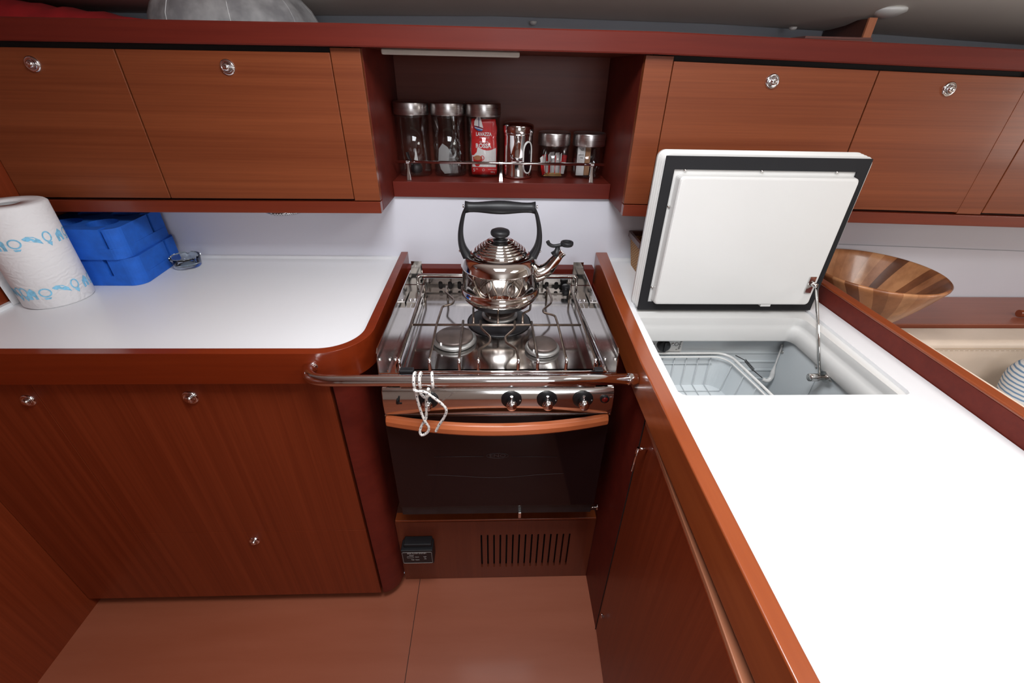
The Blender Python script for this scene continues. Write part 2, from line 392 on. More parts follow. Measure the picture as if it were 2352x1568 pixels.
g_ = MB(); g_.plate(rrect(-0.08,0.58,1.04,1.46,0.05), [rrect(-0.05,0.55,1.07,1.43,0.04)], 2.580, 2.600, None, 'X')
w4 = struct(g_.build('fill_window', WHITE, bevel=0.003), 'added unseen window around the saloon fill light', 'window')  # out-of-view window added to go with the light on the right wall
g_ = MB(); g_.box(2.592,2.598,-0.05,0.55,1.07,1.43); g_.build('pane', PANE, w4)
w3 = struct(f.build('window_3', WHITE, bevel=0.003), 'companionway opening behind the viewer', 'window')
p = MB(); p.box(-0.06,0.76,-1.799,-1.795,1.04,1.76); p.build('pane', PANE, w3)

# ================================================================== OVERHEAD LOCKERS
FY = 1.112; ZB = 1.112; ZT = 1.427
def droop(x): return -0.018*max(0.0, x-0.34)-0.006*max(0.0, -0.3-x)
def droop_mesh(o):
    for v in o.data.vertices: v.co.z += droop(v.co.x+root_loc(o).x)
trim = MB(); rings = []
for x in (-1.24,-0.9,-0.6,-0.3,0.0,0.34,0.8,1.2,1.7,2.2):
    dz = droop(x); rings.append([(x,y,z+dz) for y, z in ((1.096,1.4285),(1.0945,1.4310),(1.0945,1.4655),(1.097,1.468),(1.118,1.468),(1.118,1.4285))])
trim.loft(rings, None, False, True, True)
trim.build('trim_3', SOLID); struct(bpy.data.objects['trim_3'], 'dark red wooden rail along the top of the overhead lockers', 'trim')
t = MB(); t.box(-1.145, 2.6, 1.118, 1.47, 1.4365, 1.452)
sh = t.build('top_shelf', DARKW); tag(sh, 'dark wooden shelf board above the overhead lockers', 'shelf')

def locker(label, x0, x1, doors, loc, stiles, group='overhead lockers', endcap=0):
    r = thing('overhead_locker', label, 'cabinet', loc, group)
    b_ = MB(); b_.box(x0, x1, FY+0.0185, 1.268, 1.084, ZT+0.002)
    b_.build('body', NICHE, r)
    g = MB(); g.box(x0+0.004, x1-0.004, FY+0.012, FY+0.0165, ZB, ZT+0.004); g.build('door_recess', GAP, r)
    for (a, c) in stiles:
        s_ = MB(); s_.box(a, c, FY, FY+0.018, ZB, ZT); s_.build('face_panel', DOORH, r, bevel=0.001)
    for (a, c, kx) in doors:
        d_ = MB(); d_.box(a+0.0015, c-0.0015, FY-0.001, FY+0.012, ZB+0.004, ZT-0.009)
        d = d_.build('door', DOORH, r, bevel=0.0012)
        if kx is not None: lock_knob(d, kx, FY-0.001, 1.389)
    l = MB(); l.box(x0 if x0 < 0 else 0.3235, x1 if x0 > 0 else -0.2865, FY-0.004, 1.130, 1.082, ZB-0.0015); l.build('bottom_rail', SOLIDB, r, bevel=0.0015)
    for c in list(r.children)+[g_ for c in r.children for g_ in c.children]+[h_ for c in r.children for g_ in c.children for h_ in g_.children]: droop_mesh(c)
    return r
SOLIDB = wood('mahogany_bottom_rail', (0.150,0.022,0.008), (0.190,0.030,0.010), (1.5, 45, 45), 0.32, 0.3, 0.8)
locker('wooden overhead locker with two doors left of the jar shelf, above the paper towel roll', -1.145, -0.3035,
       [(-1.145,-0.791,-0.968),(-0.791,-0.349,-0.569)], (-0.72,1.19,1.082), [(-0.349,-0.2865)])
locker('wooden overhead locker with doors right of the jar shelf, behind the open fridge lid', 0.3395, 2.2,
       [(0.385,0.851,0.615),(0.851,1.209,1.028),(1.275,1.75,1.50),(1.75,2.2,2.0)], (1.0,1.19,1.082), [(0.3235,0.385),(1.209,1.275)])
# small mounting disc / grille under the left locker
g = MB(); g.lathe([(0.052,0.012),(0.052,0.004),(0.046,0.0),(0.0,-0.002)], (-0.545,1.165,1.0705), 40)
g.build('spotlight', GRILL); tag(bpy.data.objects['spotlight'], 'round perforated metal spotlight fixed under the left overhead locker', 'light')

# open jar shelf (niche)
r = thing('jar_shelf', 'open wooden niche shelf holding six jars above the stove', 'shelf', (0.012,1.37,1.085))
for a, c, nm in ((-0.3045,-0.285,'left'),(0.320,0.340,'right')): pass
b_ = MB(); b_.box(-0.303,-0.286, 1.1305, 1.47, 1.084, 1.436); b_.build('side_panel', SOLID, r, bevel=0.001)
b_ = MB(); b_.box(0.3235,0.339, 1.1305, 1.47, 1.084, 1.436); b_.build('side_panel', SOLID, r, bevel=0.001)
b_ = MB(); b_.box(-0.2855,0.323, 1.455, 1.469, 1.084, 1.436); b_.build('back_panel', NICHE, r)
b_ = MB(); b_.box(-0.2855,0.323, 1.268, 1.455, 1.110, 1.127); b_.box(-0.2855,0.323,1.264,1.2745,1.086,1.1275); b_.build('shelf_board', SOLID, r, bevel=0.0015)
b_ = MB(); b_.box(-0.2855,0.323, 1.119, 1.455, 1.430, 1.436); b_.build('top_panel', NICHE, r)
b_ = MB(); b_.box(-0.262,0.055, 1.20, 1.225, 1.419, 1.430); b_.build('strip_light', plain('frosted_strip_light',(0.70,0.66,0.58),0.5), r, bevel=0.003)

# gallery rail in front of jars
r = thing('gallery_rail', 'thin chrome rail with three posts in front of the jars', 'rail', (0.014,1.287,1.1275))
b_ = MB(); b_.tube([(-0.276,1.287,1.175),(0.303,1.287,1.175)], 0.0038, 14); b_.build('rail_bar', CHROME, r)
for x in (-0.242,0.014,0.269):
    p = MB(); prof = [(0.0058,0.008),(0.0050,0.006),(0.0034,0.005),(0.0026,0.0045),(0.0034,0.0045)]
    rings = []
    for k, (wx, wy) in enumerate(prof):
        z = 1.1277+0.048*k/(len(prof)-1); rings.append([(x-wx,1.287-wy,z),(x+wx,1.287-wy,z),(x+wx,1.287+wy,z),(x-wx,1.287+wy,z)])
    p.loft(rings, None, False, True, True); p.tube([(x-0.005,1.287,1.175),(x+0.005,1.287,1.175)], 0.0062, 14); p.build('post', CHROME, r, bevel=0.0008)

# ================================================================== JARS
def jar(label, x, y, r_, h, lidh, group='glass storage jars on the niche shelf'):
    z = 1.1275; t = thing('storage_jar', label, 'jar', (x,y,z), group)
    g = MB(); g.lathe([(0.0,0.0015),(r_*0.90,0.0005),(r_*0.96,0.004),(r_*0.965,h-lidh+0.004)], (x,y,z), 48)
    g.lathe([(r_*0.90,0.006),(r_*0.915,0.012),(r_*0.915,h-lidh)], (x,y,z), 48, cap=False); g.build('glass_body', GLASS, t)
    l = MB(); l.lathe([(r_*0.99,h-lidh),(r_,h-lidh+0.0015),(r_,h-0.0035),(r_*0.985,h-0.001),(r_*0.94,h),(0.0,h+0.0005)], (x,y,z), 56); l.build('lid', BRUSH, t)
    return t
jar('tall glass jar with steel lid, leftmost on the niche shelf, holding a black scoop', -0.2355, 1.372, 0.0485, 0.190, 0.032)
jar('tall glass jar with steel lid holding a crumpled clear bag, left of the coffee jar', -0.1345, 1.376, 0.0485, 0.190, 0.032)
jar('tall glass jar with steel lid holding the red coffee pack', -0.0350, 1.370, 0.0490, 0.190, 0.033)
jar('short glass jar with steel lid full of red and white sachets', 0.1690, 1.375, 0.0465, 0.120, 0.034)
jar('short glass jar with steel lid holding paper packets, rightmost on the shelf', 0.2700, 1.372, 0.0465, 0.120, 0.034)
# steel canister
x, y, z = 0.0630, 1.352, 1.1275
t = thing('steel_canister', 'shiny steel canister with an oval window between the jars', 'canister', (x,y,z))
c = MB(); c.lathe([(0.038,0.0),(0.0415,0.002),(0.0425,0.006),(0.0415,0.010),(0.0415,0.112),(0.0425,0.114),(0.0425,0.118)], (x,y,z), 56); c.build('body', CHROME, t)
c = MB(); c.lathe([(0.0435,0.1185),(0.0440,0.120),(0.0440,0.136),(0.0425,0.140),(0.030,0.1455),(0.012,0.1475),(0.0,0.148)], (x,y,z), 56); c.build('lid', CHROME, t)
c = MB()
def cyl_pt(x, y, z, R, a, h): return (x+R*sin(a), y-R*cos(a), z+h)
ring = [(0.42*cos(u), 0.057+0.041*(1 if sin(u) > 0 else -1)*abs(sin(u))**0.55) for u in [2*pi*k/36 for k in range(36)]]
pts = [cyl_pt(x,y,z,0.0422,0.72+u*0.9,h) for u, h in ring]; c.tube(pts, 0.0022, 8, closed=True)
fr = c.build('window_frame', PLAST, t)
c = MB(); cen = cyl_pt(x,y,z,0.0420,0.72,0.055); P = [cyl_pt(x,y,z,0.0420,0.72+u*0.88,0.055+(h-0.055)*0.98) for u, h in ring]; rings = [[Vector(cen).lerp(Vector(p), s) for p in P] for s in (0.02,0.35,0.7,1)]
rings = [[cyl_pt(x,y,z,0.0421,0.72+u*0.88*s,0.055+(h-0.055)*0.98*s) for u, h in ring] for s in (0.02,0.35,0.7,1)]
c.loft(rings, None, True, True); c.build('window', DGLASS, t)

# things in the jars
s = MB(); s.tube(smoothpath([(-0.254,1.352,1.190),(-0.250,1.350,1.175),(-0.240,1.348,1.158)]), [(0.0055,0.002)]*17, 8)
s.lathe([(0.004,0.030),(0.013,0.026),(0.018,0.014),(0.017,0.004),(0.010,0.0)], (-0.232,1.358,1.1335), 20)
tag(s.build('coffee_scoop', BLACK), 'black plastic coffee scoop inside the leftmost jar', 'scoop')
s = MB(); s.plate([(-0.237,1.168),(-0.226,1.166),(-0.230,1.198)], [], 1.362, 1.3635, None, 'Y')
tag(s.build('paper_scrap', WPRINT), 'small pointed white paper scrap beside the black scoop', 'paper')
# crumpled bag
def crumple(x, y, z, rx, ry, h, seed, n=20, k=14, amp=0.25):
    s = MB(); rings = []
    for i in range(k+1):
        t_ = i/k; rr = (0.55+0.45*sin(pi*min(1,t_*1.3+0.15)))*(1-0.45*t_)
        rings.append([(x+rx*rr*(1+amp*noise.noise(Vector((cos(a)*2+seed,sin(a)*2,t_*7))))*cos(a), y+ry*rr*(1+amp*noise.noise(Vector((cos(a)*2+seed+9,sin(a)*2,t_*7))))*sin(a), z+h*t_+0.004*noise.noise(Vector((a*2,seed,t_*5)))) for a in [2*pi*j/n for j in range(n)]])
    s.loft(rings, None, False, True, True); return s
tag(crumple(-0.118,1.358,1.134,0.022,0.020,0.150,3).build('plastic_bag', CELLO), 'crumpled clear plastic bag inside the second jar', 'bag')
s = MB(); s.plate([(-0.163,1.200),(-0.152,1.214),(-0.138,1.205),(-0.122,1.180),(-0.112,1.160),(-0.110,1.136),(-0.150,1.133),(-0.160,1.145),(-0.166,1.170)], [], 1.352, 1.354, None, 'Y')
tag(s.build('coffee_filter', plain('filter_paper',(0.40,0.40,0.40),0.8)), 'pale paper coffee filter in the jar with the clear bag', 'filter')
# coffee pack
x0, x1, yf, z0, z1 = -0.0705, 0.0025, 1.3445, 1.1335, 1.279
s = MB(); rings = []
for k in range(13):
    t_ = k/12; z = z0+(z1-z0)*t_; wv_ = 0.0012*sin(t_*17); th = 0.044 if t_ < .8 else 0.044*(1-(t_-.8)*3.2); rr = 0.010 if t_ < .85 else 0.004
    rings.append([(px+wv_*(1 if px > -.034 else -1), py, z) for px, py in rrect(x0+0.002*(t_>.9),x1-0.002*(t_>.9),yf,yf+max(th,0.012),min(rr,0.005),3)])
s.loft(rings, RED, True, True, True)
yy = yf-0.0006
def pl(pts, m_, y_=None, d=0.0004): s.plate(pts, [], (y_ or yy)-d, (y_ or yy)+0.0004, m_, 'Y')
X = lambda u: x0+(x1-x0)*u; Z = lambda v: z0+(z1-z0)*v
wave = [(X(.03),Z(.145)),(X(.97),Z(.145)),(X(.97),Z(.50))]+[(X(.97-.72*k/10), Z(.50-.06*sin(pi*k/10)+.015*k/10)) for k in range(1,11)]+[(X(.22),Z(.42)),(X(.10),Z(.36)),(X(.03),Z(.36))]
pl(wave, WPRINT)
cup = [(X(.06),Z(.335)),(X(.42),Z(.335)),(X(.44),Z(.28)),(X(.36),Z(.20)),(X(.28),Z(.155)),(X(.18),Z(.155)),(X(.09),Z(.22))]
pl(cup, RED, yy-0.0005)
pl([(X(.25)+.0115*cos(a), Z(.315)+.0065*sin(a)) for a in [2*pi*k/20 for k in range(20)]], BROWNP, yy-0.0009)
s.tube([(X(.43)+.005*cos(a), yy-0.0004, Z(.31)+.006*sin(a)) for a in [2*pi*k/14 for k in range(14)]], 0.0011, 6, RED, closed=True)
s.text('LAVAZZA', (X(.50), yy-0.0004, Z(.735)), 0.0125, WPRINT, bold=0.0004, xs=0.80)
s.text('TORINO, ITALIA, 1895', (X(.52), yy-0.0004, Z(.675)), 0.0036, WPRINT, xs=0.8)
s.text('QUALIT\u00c0', (X(.50), yy-0.0004, Z(.60)), 0.0066, WPRINT, xs=0.9)
s.text('ROSSA', (X(.48), yy-0.0004, Z(.53)), 0.0158, WPRINT, bold=0.0005, xs=0.92)
s.text('5', (X(.10), yy-0.0004, Z(.085)), 0.0130, WPRINT); s.text('/10', (X(.20), yy-0.0004, Z(.105)), 0.0055, WPRINT)
s.text('500 g', (X(.84), yy-0.0004, Z(.05)), 0.0055, WPRINT); s.text('GUSTO RICCO', (X(.82), yy-0.0004, Z(.10)), 0.0036, WPRINT)
s.tube([(X(.47)+.0035*cos(a), yy-0.0004, Z(.09)+.003*sin(a)) for a in [2*pi*k/12 for k in range(12)]], 0.0004, 5, WPRINT, closed=True)
tag(s.build('coffee_pack', None), 'red and white coffee pack standing in the third tall jar', 'coffee pack')
# sailboat figure clipped in front of the pack
s = MB(); bx, bz, by = -0.047, 1.2670, 1.3385
s.plate([(bx-.013,bz-.004),(bx-.012,bz+.006),(bx-.001,bz+.024),(bx-.001,bz-.006)], [], by, by+.001, WPRINT, 'Y')
s.plate([(bx+.001,bz-.007),(bx+.001,bz+.024),(bx+.006,bz+.012),(bx+.012,bz-.010)], [], by, by+.001, WPRINT, 'Y')
s.plate([(bx-.014,bz-.006),(bx+.012,bz-.013),(bx+.008,bz-.0175),(bx-.002,bz-.017),(bx-.010,bz-.012)], [], by, by+.0015, BPRINT, 'Y')
s.plate([(bx-.012,bz-.0075),(bx+.011,bz-.0135),(bx+.009,bz-.0148),(bx-.010,bz-.010)], [], by-.0004, by, WPRINT, 'Y')
s.tube([(bx,by+.0005,bz-.014),(bx,by+.0005,bz+.026)], .0006, 6, BPRINT)
tag(s.build('sailboat_ornament', None), 'small white sailboat ornament with blue hull above the coffee pack lettering', 'ornament')
# sachets
import itertools
def sachet(x, y, z, w_, h, rz, rx, m1, m2):
    s = MB(); s.box(-w_/2,w_/2,-0.0009,0.0009,0,h*0.62,m1); s.box(-w_/2,w_/2,-0.0009,0.0009,h*0.62,h,m2)
    o = s.build('sugar_sachet', None); o.data.transform(Matrix.Translation((x,y,z)) @ Matrix.Rotation(rz,4,'Z') @ Matrix.Rotation(rx,4,'Y')); return o
for k in range(11):
    u = k/10
    o = sachet(0.142+0.054*u, 1.362+0.012*(k % 3)-0.004, 1.1345, 0.016, 0.052+0.006*(k % 2), 0.9+0.5*sin(k*2.3), -0.30+0.46*u, RED if k % 3 == 0 else WPRINT, WPRINT if k % 2 else plain('sachet_grey',(0.5,0.5,0.5),0.6) if k == 4 else RED if k % 4 == 2 else WPRINT)
    tag(o, 'red and white paper sachet standing in the short sachet jar', 'sachet', 'sachets in the short jar')
for k in range(3):
    s = MB(); s.box(0.140+0.004*k,0.192,1.3385+0.006*k,1.3405+0.006*k,1.1335+0.0022*k,1.1352+0.0022*k)
    o = s.build('wooden_stirrer', plain('pale_stick_wood',(0.62,0.38,0.12),0.6)); tag(o, 'pale wooden stirrer lying under the sachets', 'stirrer', 'stirrers under the sachets')
s = MB(); s.box(0.236,0.2585,1.350,1.354,1.134,1.212,WPRINT)
s.text('gs.', (0.2475,1.3495,1.203), 0.011, DPRINT, rot=Matrix.Rotation(pi/2,4,'X') @ Matrix.Rotation(pi,4,'Z'))
s.text('running', (0.247,1.3495,1.190), 0.0050, DPRINT, rot=Matrix.Rotation(pi/2,4,'X') @ Matrix.Rotation(pi,4,'Z'), shear=0.3); s.text('foot', (0.249,1.3495,1.182), 0.0050, DPRINT, rot=Matrix.Rotation(pi/2,4,'X') @ Matrix.Rotation(pi,4,'Z'), shear=0.3)
tag(s.build('paper_packet', None), 'white paper packet with upside-down lettering in the rightmost jar', 'packet')
s = MB(); s.box(0.2595,0.2745,1.350,1.358,1.134,1.212); tag(s.build('kraft_packet', KRAFT, bevel=0.001), 'brown paper packet beside the white one in the rightmost jar', 'packet')
tag(crumple(0.289,1.366,1.134,0.016,0.018,0.072,7,16,10,0.35).build('cellophane_wrapper', CELLO), 'crumpled clear wrapper in the rightmost jar', 'wrapper')

# ================================================================== TOP SHELF THINGS
s = MB(); rings = []
for k in range(15):
    t_ = k/14; x = -1.14+0.315*t_; hh = 0.060*(1-0.55*t_)*(1+0.12*noise.noise(Vector((t_*9,1,2))))
    rings.append([(x, 1.30+0.09*cos(a), 1.453+max(0, hh*sin(a)*(1+0.1*noise.noise(Vector((t_*12,a,0)))))) for a in [pi*j/10 for j in range(11)]]+[(x,1.30,1.4525)])
s.loft(rings, None, True, True, True); tag(s.build('cloth_bag', REDBAG), 'rumpled dark red cloth lying on the top shelf at the far left', 'cloth')
def food_cover(x, y, z, R, h, label, ry):
    t = thing('food_cover', label, 'food cover', (x,y,z), 'mesh food covers on the top shelf')
    s = MB(); n = 48; rings = []
    for k in range(9):
        a = (pi/2)*k/8; rr = R*cos(a); hh = h*sin(a)
        rings.append([(x+rr*cos(u)*(1+0.025*sin(u*9)*cos(a)), y+rr*ry*sin(u), z+0.008+hh+0.004*sin(u*9)*cos(a)) for u in [2*pi*j/n for j in range(n)]])
    s.loft(rings, None, True); s.build('net', NET, t)
    s = MB(); s.tube([(x+R*1.01*cos(u), y+R*ry*1.01*sin(u), z+0.006) for u in [2*pi*j/n for j in range(n)]], 0.0045, 8, closed=True); s.build('rim_band', NET, t)
    s = MB()
    for k in range(4):
        u = pi*k/4+0.3; s.tube([(x+R*cos(q)*cos(u), y+R*ry*cos(q)*sin(u), z+0.009+h*sin(q)) for q in [pi*j/16 for j in range(17)]], 0.0011, 5)
    s.build('wire_frame', plain('frame_wire',(0.5,0.5,0.5),0.5) if 'frame_wire' not in bpy.data.materials else bpy.data.materials['frame_wire'], t)
food_cover(-0.605,1.285,1.4525,0.180,0.105,'grey net food cover lying on the top shelf above the left locker',0.85)
s = MB(); s.lathe([(0.045,0),(0.047,0.003),(0.044,0.006),(0,0.008)], (-0.62,1.175,1.4525), 30); 
tag(s.build('plastic_dish', PLAST), 'small white plastic dish at the front edge of the grey net food cover', 'dish')
s = MB(); s.box(0.917,0.935,1.302,1.462,1.4525,1.519,DARKW); s.box(0.916,0.936,1.296,1.3018,1.4525,1.521,wood('divider_wood',(0.34,0.11,0.05),(0.44,0.15,0.07),(40,40,1.5),0.35))
struct(s.build('trim_4', None), 'upright wooden divider between the top shelf and the ceiling', 'divider')
s = MB(); s.lathe([(0.0,-0.014),(0.014,-0.0135),(0.026,-0.008),(0.040,-0.001),(0.042,0.006)], (0.955,1.30,1.5335), 36)
tag(s.build('ceiling_fitting', PLAST), 'round white fitting on the ceiling above the shelf divider', 'ceiling fitting')
s = MB()
for k in range(5): s.box(0.72+0.004*k,0.900+0.003*(k % 2),1.24,1.43,1.4525+0.005*k,1.4570+0.005*k)
tag(s.build('chart_stack', wood('board_brown',(0.10,0.035,0.028),(0.14,0.05,0.04),(2,30,30),0.6)), 'flat dark brown stack lying on the top shelf beside the divider', 'papers')
for x, y in ((0.10,1.44),(0.79,1.40)):
    s = MB(); s.lathe([(0.010,0.004),(0.0095,0),(0.006,-0.003),(0,-0.004)], (x,y,1.503), 18); o = s.build('ceiling_button', PLAST)
    tag(o, 'tiny white screw cap on the ceiling above the jar shelf' if x < .5 else 'tiny white screw cap on the ceiling left of the shelf divider', 'screw cap')

# ================================================================== LEFT COUNTER
def rampf(q):
    x, y, z = q
    if z > 0.9: z += 0.015*max(0.0, min(1.0, (y-0.86)/0.41))
    return (x, y, z)
wt = MB(); wt.plate([(-1.145,0.7555)]+arc(-0.366,0.835,0.0795,-90,0,12)+[(-0.2865,1.274),(-1.145,1.274)], [], 0.868, 0.900)
wt.box(-1.144,-0.287,1.266,1.2745,0.900,0.908); wt.box(-1.1445,-1.134,0.76,1.27,0.900,0.909)
tag(wt.build('worktop', WHITE), 'white laminate worktop left of the stove', 'worktop')
r = thing('base_cabinet', 'wooden base cabinet with three doors under the left worktop', 'cabinet', (-0.77,1.0,FZ))
a_ = MB(); a_.plate([(-1.1445,0.735)]+arc(-0.366,0.835,0.100,-90,0,14)+[(-0.266,1.272),(-0.286,1.272)]+arc(-0.366,0.835,0.080,0,-90,14)+[(-1.1445,0.755)], [], 0.832, 0.907, None, 'Z', rampf)
a_.build('fiddle_rail', RAILL := wood('mahogany_fiddle', (0.150,0.017,0.0035), (0.190,0.024,0.0050), (1.5,40,40), 0.28, 0.3, 0.8, 0.4), r, bevel=0.004, seg=3)
b_ = MB(); b_.box(-1.238,-0.352,0.773,1.27,0.0,0.83); b_.build('body', GAP, r)
b_ = MB(); b_.plate([(-0.350,0.756)]+arc(-0.358,0.816,0.060,-82,0,10)+[(-0.298,1.272),(-0.352,1.272)], [], 0.0, 0.832); b_.build('corner_post', SOLID, r, bevel=0.001)
b_ = MB(); b_.box(-1.238,-0.33,0.835,0.86,FZ,0.0); b_.build('plinth', DARKW, r)
d = MB(); d.box(-1.238,-0.9705,0.755,0.772,0.002,0.831); d = d.build('door', DOORV, r, bevel=0.0008); lock_knob(d, -0.995, 0.755, 0.776, 0.015)
d = MB(); d.box(-0.9695,-0.3575,0.755,0.772,0.3165,0.831); d = d.build('door', DOORV, r, bevel=0.0008); lock_knob(d, -0.657, 0.755, 0.782, 0.017)
d = MB(); d.box(-0.9695,-0.3575,0.755,0.772,0.002,0.3158); d = d.build('door', DOORV, r, bevel=0.0008); lock_knob(d, -0.666, 0.755, 0.277, 0.014)

# paper towel roll
cx, cy, z0, R, H = -1.062, 0.995, 0.9005, 0.0665, 0.228
t = thing('paper_towel_roll', 'white paper towel roll with blue printed bands on the left worktop', 'paper towel', (cx,cy,z0))
s = MB(); s.lathe([(0.022,0.001),(R-0.004,0.0),(R,0.004),(R,H-0.004),(R-0.004,H),(0.022,H-0.001),(0.022,0.05)], (cx,cy,z0), 64, PAPER, cap=False)
def cylshape(pts, a0, h0):
    pts = [(px*1.35, pz*1.35) for px, pz in pts]
    c0 = [cyl_pt(cx,cy,z0,R+0.0005,a0+px/R,h0+pz) for px, pz in pts]; s.faces(c0, [tuple(range(len(c0)))], PRINTB, True)
def cylring(px_, pz_, rx, rz, wd, a0, h0, n=16):
    for k in range(n):
        u, v_ = 2*pi*k/n, 2*pi*(k+1)/n
        cylshape([(px_+rx*cos(u),pz_+rz*sin(u)),(px_+rx*cos(v_),pz_+rz*sin(v_)),(px_+(rx-wd)*cos(v_),pz_+(rz-wd)*sin(v_)),(px_+(rx-wd)*cos(u),pz_+(rz-wd)*sin(u))], a0, h0)
for h0 in (0.155, 0.040):
    for rep in range(5):
        A = -1.15+rep*1.62+(0.0 if h0 > .1 else 0.05)
        cylring(0,0,0.0085,0.008,0.0022,A,h0)                       # flower outline
        cylshape([(-.005,-.009),(.005,-.009),(.003,-.012),(-.003,-.012)],A,h0)
        B = A+0.42; cylshape([(-.010,.006),(-.004,.009),(.004,.007),(.010,.001),(.012,-.007),(.006,-.003),(-.002,0),(-.008,.003)],B,h0)   # wedge
        Cc = A+0.84; cylring(0,.003,0.0065,0.009,0.0022,Cc,h0); cylshape([(-.004,-.006),(.004,-.006),(.001,-.013)],Cc,h0)
        D = A-0.36; cylshape([(-.007,-.010),(.006,-.010),(.006,.004),(.001,.010),(-.003,.006),(-.007,.003)],D,h0)
s.build('roll', None, t)
s = MB(); s.lathe([(0.0222,0.004),(0.0222,H-0.003),(0.0195,H-0.003),(0.0195,0.004)], (cx,cy,z0), 32, cap=False); s.build('cardboard_core', CORE, t)
s = MB(); pa = [(cx-R*cos(u*0.5)-0.0008, cy+R*sin(u*.5)) for u in (1.2,.9,.6,.3,0)]+[(cx-R-0.006,cy-0.02),(cx-R-0.010,cy-0.045)]
for k in range(len(pa)-1):
    (xa,ya),(xb,yb) = pa[k],pa[k+1]; s.faces([(max(xa,-1.132),ya,z0+.002),(max(xb,-1.132),yb,z0+.002),(max(xb,-1.143),yb,z0+H-.01),(max(xa,-1.143),ya,z0+H-.01)],[(0,1,2,3)],None,True)
s.build('loose_sheet', PAPER, t)

# blue foam bottle racks
def foam(label, dx, dy, z0, h, nx, ny):
    t = thing('bottle_rack', label, 'bottle rack', (-1.03+dx,1.16+dy,z0), 'blue foam bottle racks')
    xs, ys, ye, xe = -1.138, 1.066+dy, 1.262, -0.911+dx
    def circ(cx,cy,r_): return [(cx+r_*cos(2*pi*k/28),cy+r_*sin(2*pi*k/28)) for k in range(28)]
    crn = arc(-0.944+dx,ys+0.030,0.030,-85,-5,6)
    base = [(xs,ys)]+crn+[(xe-0.016,ye-0.012),(xe-0.026,ye),(xs,ye)]
    yb = ny; xr = lambda y: -0.914+dx-0.016*(y-1.096)/0.16
    out = [(xs,ys),(nx,ys),(nx+0.001,ys+0.018),(nx+0.010,ys+0.018),(nx+0.010,ys)]+crn+[(xr(yb),yb),(xr(yb)-0.018,yb),(xr(yb)-0.018,yb+0.009),(xr(yb+0.009),yb+0.009),(xe-0.016,ye-0.012),(xe-0.026,ye),(xs,ye)]
    s = MB(); s.plate(base, [], z0, z0+h*0.36)
    s.plate(out, [circ(-0.980+dx,1.124+dy,0.034), circ(-1.078,1.126+dy,0.034), circ(-0.985+dx,1.210,0.034), circ(-1.078,1.212,0.034)], z0+h*0.36+0.0001, z0+h)
    s.build('foam_block', BLUE, t)
    return t
foam('blue foam bottle rack, lower of the two, standing on the left worktop', 0.0, 0.0, 0.9005, 0.072, -0.985, 1.206)
foam('blue foam bottle rack, upper of the two, stacked behind the paper towel', -0.008, -0.006, 0.9730, 0.076, -0.957, 1.194)

# ashtray
cx, cy, z0 = -0.878, 1.200, 0.9005
s = MB(); n = 48; prof = [(0.0,0.0),(0.030,0.0),(0.034,0.004),(0.037,0.026),(0.0385,0.031),(0.0365,0.0325),(0.032,0.030),(0.029,0.012),(0.025,0.009),(0.0,0.008)]
rings = []
for r_, h in prof: rings.append([(cx+max(r_,.0003)*cos(u), cy+max(r_,.0003)*sin(u), z0+h-(0.006*max(0,cos(3*u+0.6)-0.86)/0.14 if h > 0.025 else 0)) for u in [2*pi*j/n for j in range(n)]])
s.loft(rings, None, True, True, True); tag(s.build('ashtray', AGLASS), 'small round clear glass ashtray beside the blue racks', 'ashtray')

# ================================================================== GRAB BAR + ROPE
bar = [(-0.312,0.775,0.874),(-0.328,0.770,0.875),(-0.347,0.763,0.8755),(-0.366,0.748,0.875),(-0.375,0.724,0.875),(-0.362,0.700,0.875),(-0.335,0.6895,0.875),(-0.29,0.688,0.875)]
s = MB(); s.tube(smoothpath(bar, 8)+[Vector((0.10,0.689,0.875)), Vector((0.262,0.690,0.875))], 0.0115, 20)
r = thing('crash_bar', 'polished steel bar curving across the front of the stove', 'grab bar', (0,0.69,0.86))
s.build('bar', CHROME, r)
s = MB(); s.tube([(0.262,0.690,0.875),(0.263,0.690,0.875),(0.270,0.6905,0.875),(0.2825,0.692,0.875)], [0.0118,0.0122,0.0122,0.0118], 20); s.build('end_fitting', CHROME, r)
s = MB(); RP = (0.80,0.76,0.72)
ROPE = plain('white_rope', RP, 0.85, nvar=0.08, nscale=400, bmp=0.6, bscale=900); FLECK = plain('navy_fleck', (0.012,0.014,0.035), 0.8)
def rope(pts, n=9): s.tube(smoothpath(pts, n), 0.0029, 9, ROPE, fleck=FLECK)
def hitch(x, lean=0.0):
    rope([(x+lean+0.015*cos(a)*0 + lean*cos(a)*.5, 0.689-0.0148*cos(a)*1.0, 0.875+0.0148*sin(a)) for a in [radians(q) for q in (-60,-20,20,60,100,140,180,220,260)]], 4)
hitch(-0.158); hitch(-0.147); hitch(-0.128, 0.004)
rope([(-0.159,0.677,0.866),(-0.156,0.673,0.861),(-0.138,0.672,0.859),(-0.122,0.673,0.844),(-0.105,0.674,0.824),(-0.0995,0.674,0.809),(-0.106,0.676,0.789),(-0.118,0.679,0.766),(-0.126,0.681,0.747)])
rope([(-0.157,0.676,0.862),(-0.155,0.679,0.829),(-0.152,0.682,0.800),(-0.146,0.681,0.776),(-0.140,0.683,0.757),(-0.144,0.683,0.743),(-0.156,0.684,0.734),(-0.160,0.686,0.743),(-0.154,0.688,0.760),(-0.145,0.689,0.776),(-0.142,0.688,0.801),(-0.139,0.686,0.834),(-0.131,0.676,0.864)])
rope([(-0.150,0.684,0.848),(-0.143,0.679,0.842),(-0.137,0.681,0.838),(-0.132,0.686,0.846),(-0.133,0.690,0.852)])
tag(s.build('rope', None), 'white rope with dark flecks hitched round the stove bar', 'rope')

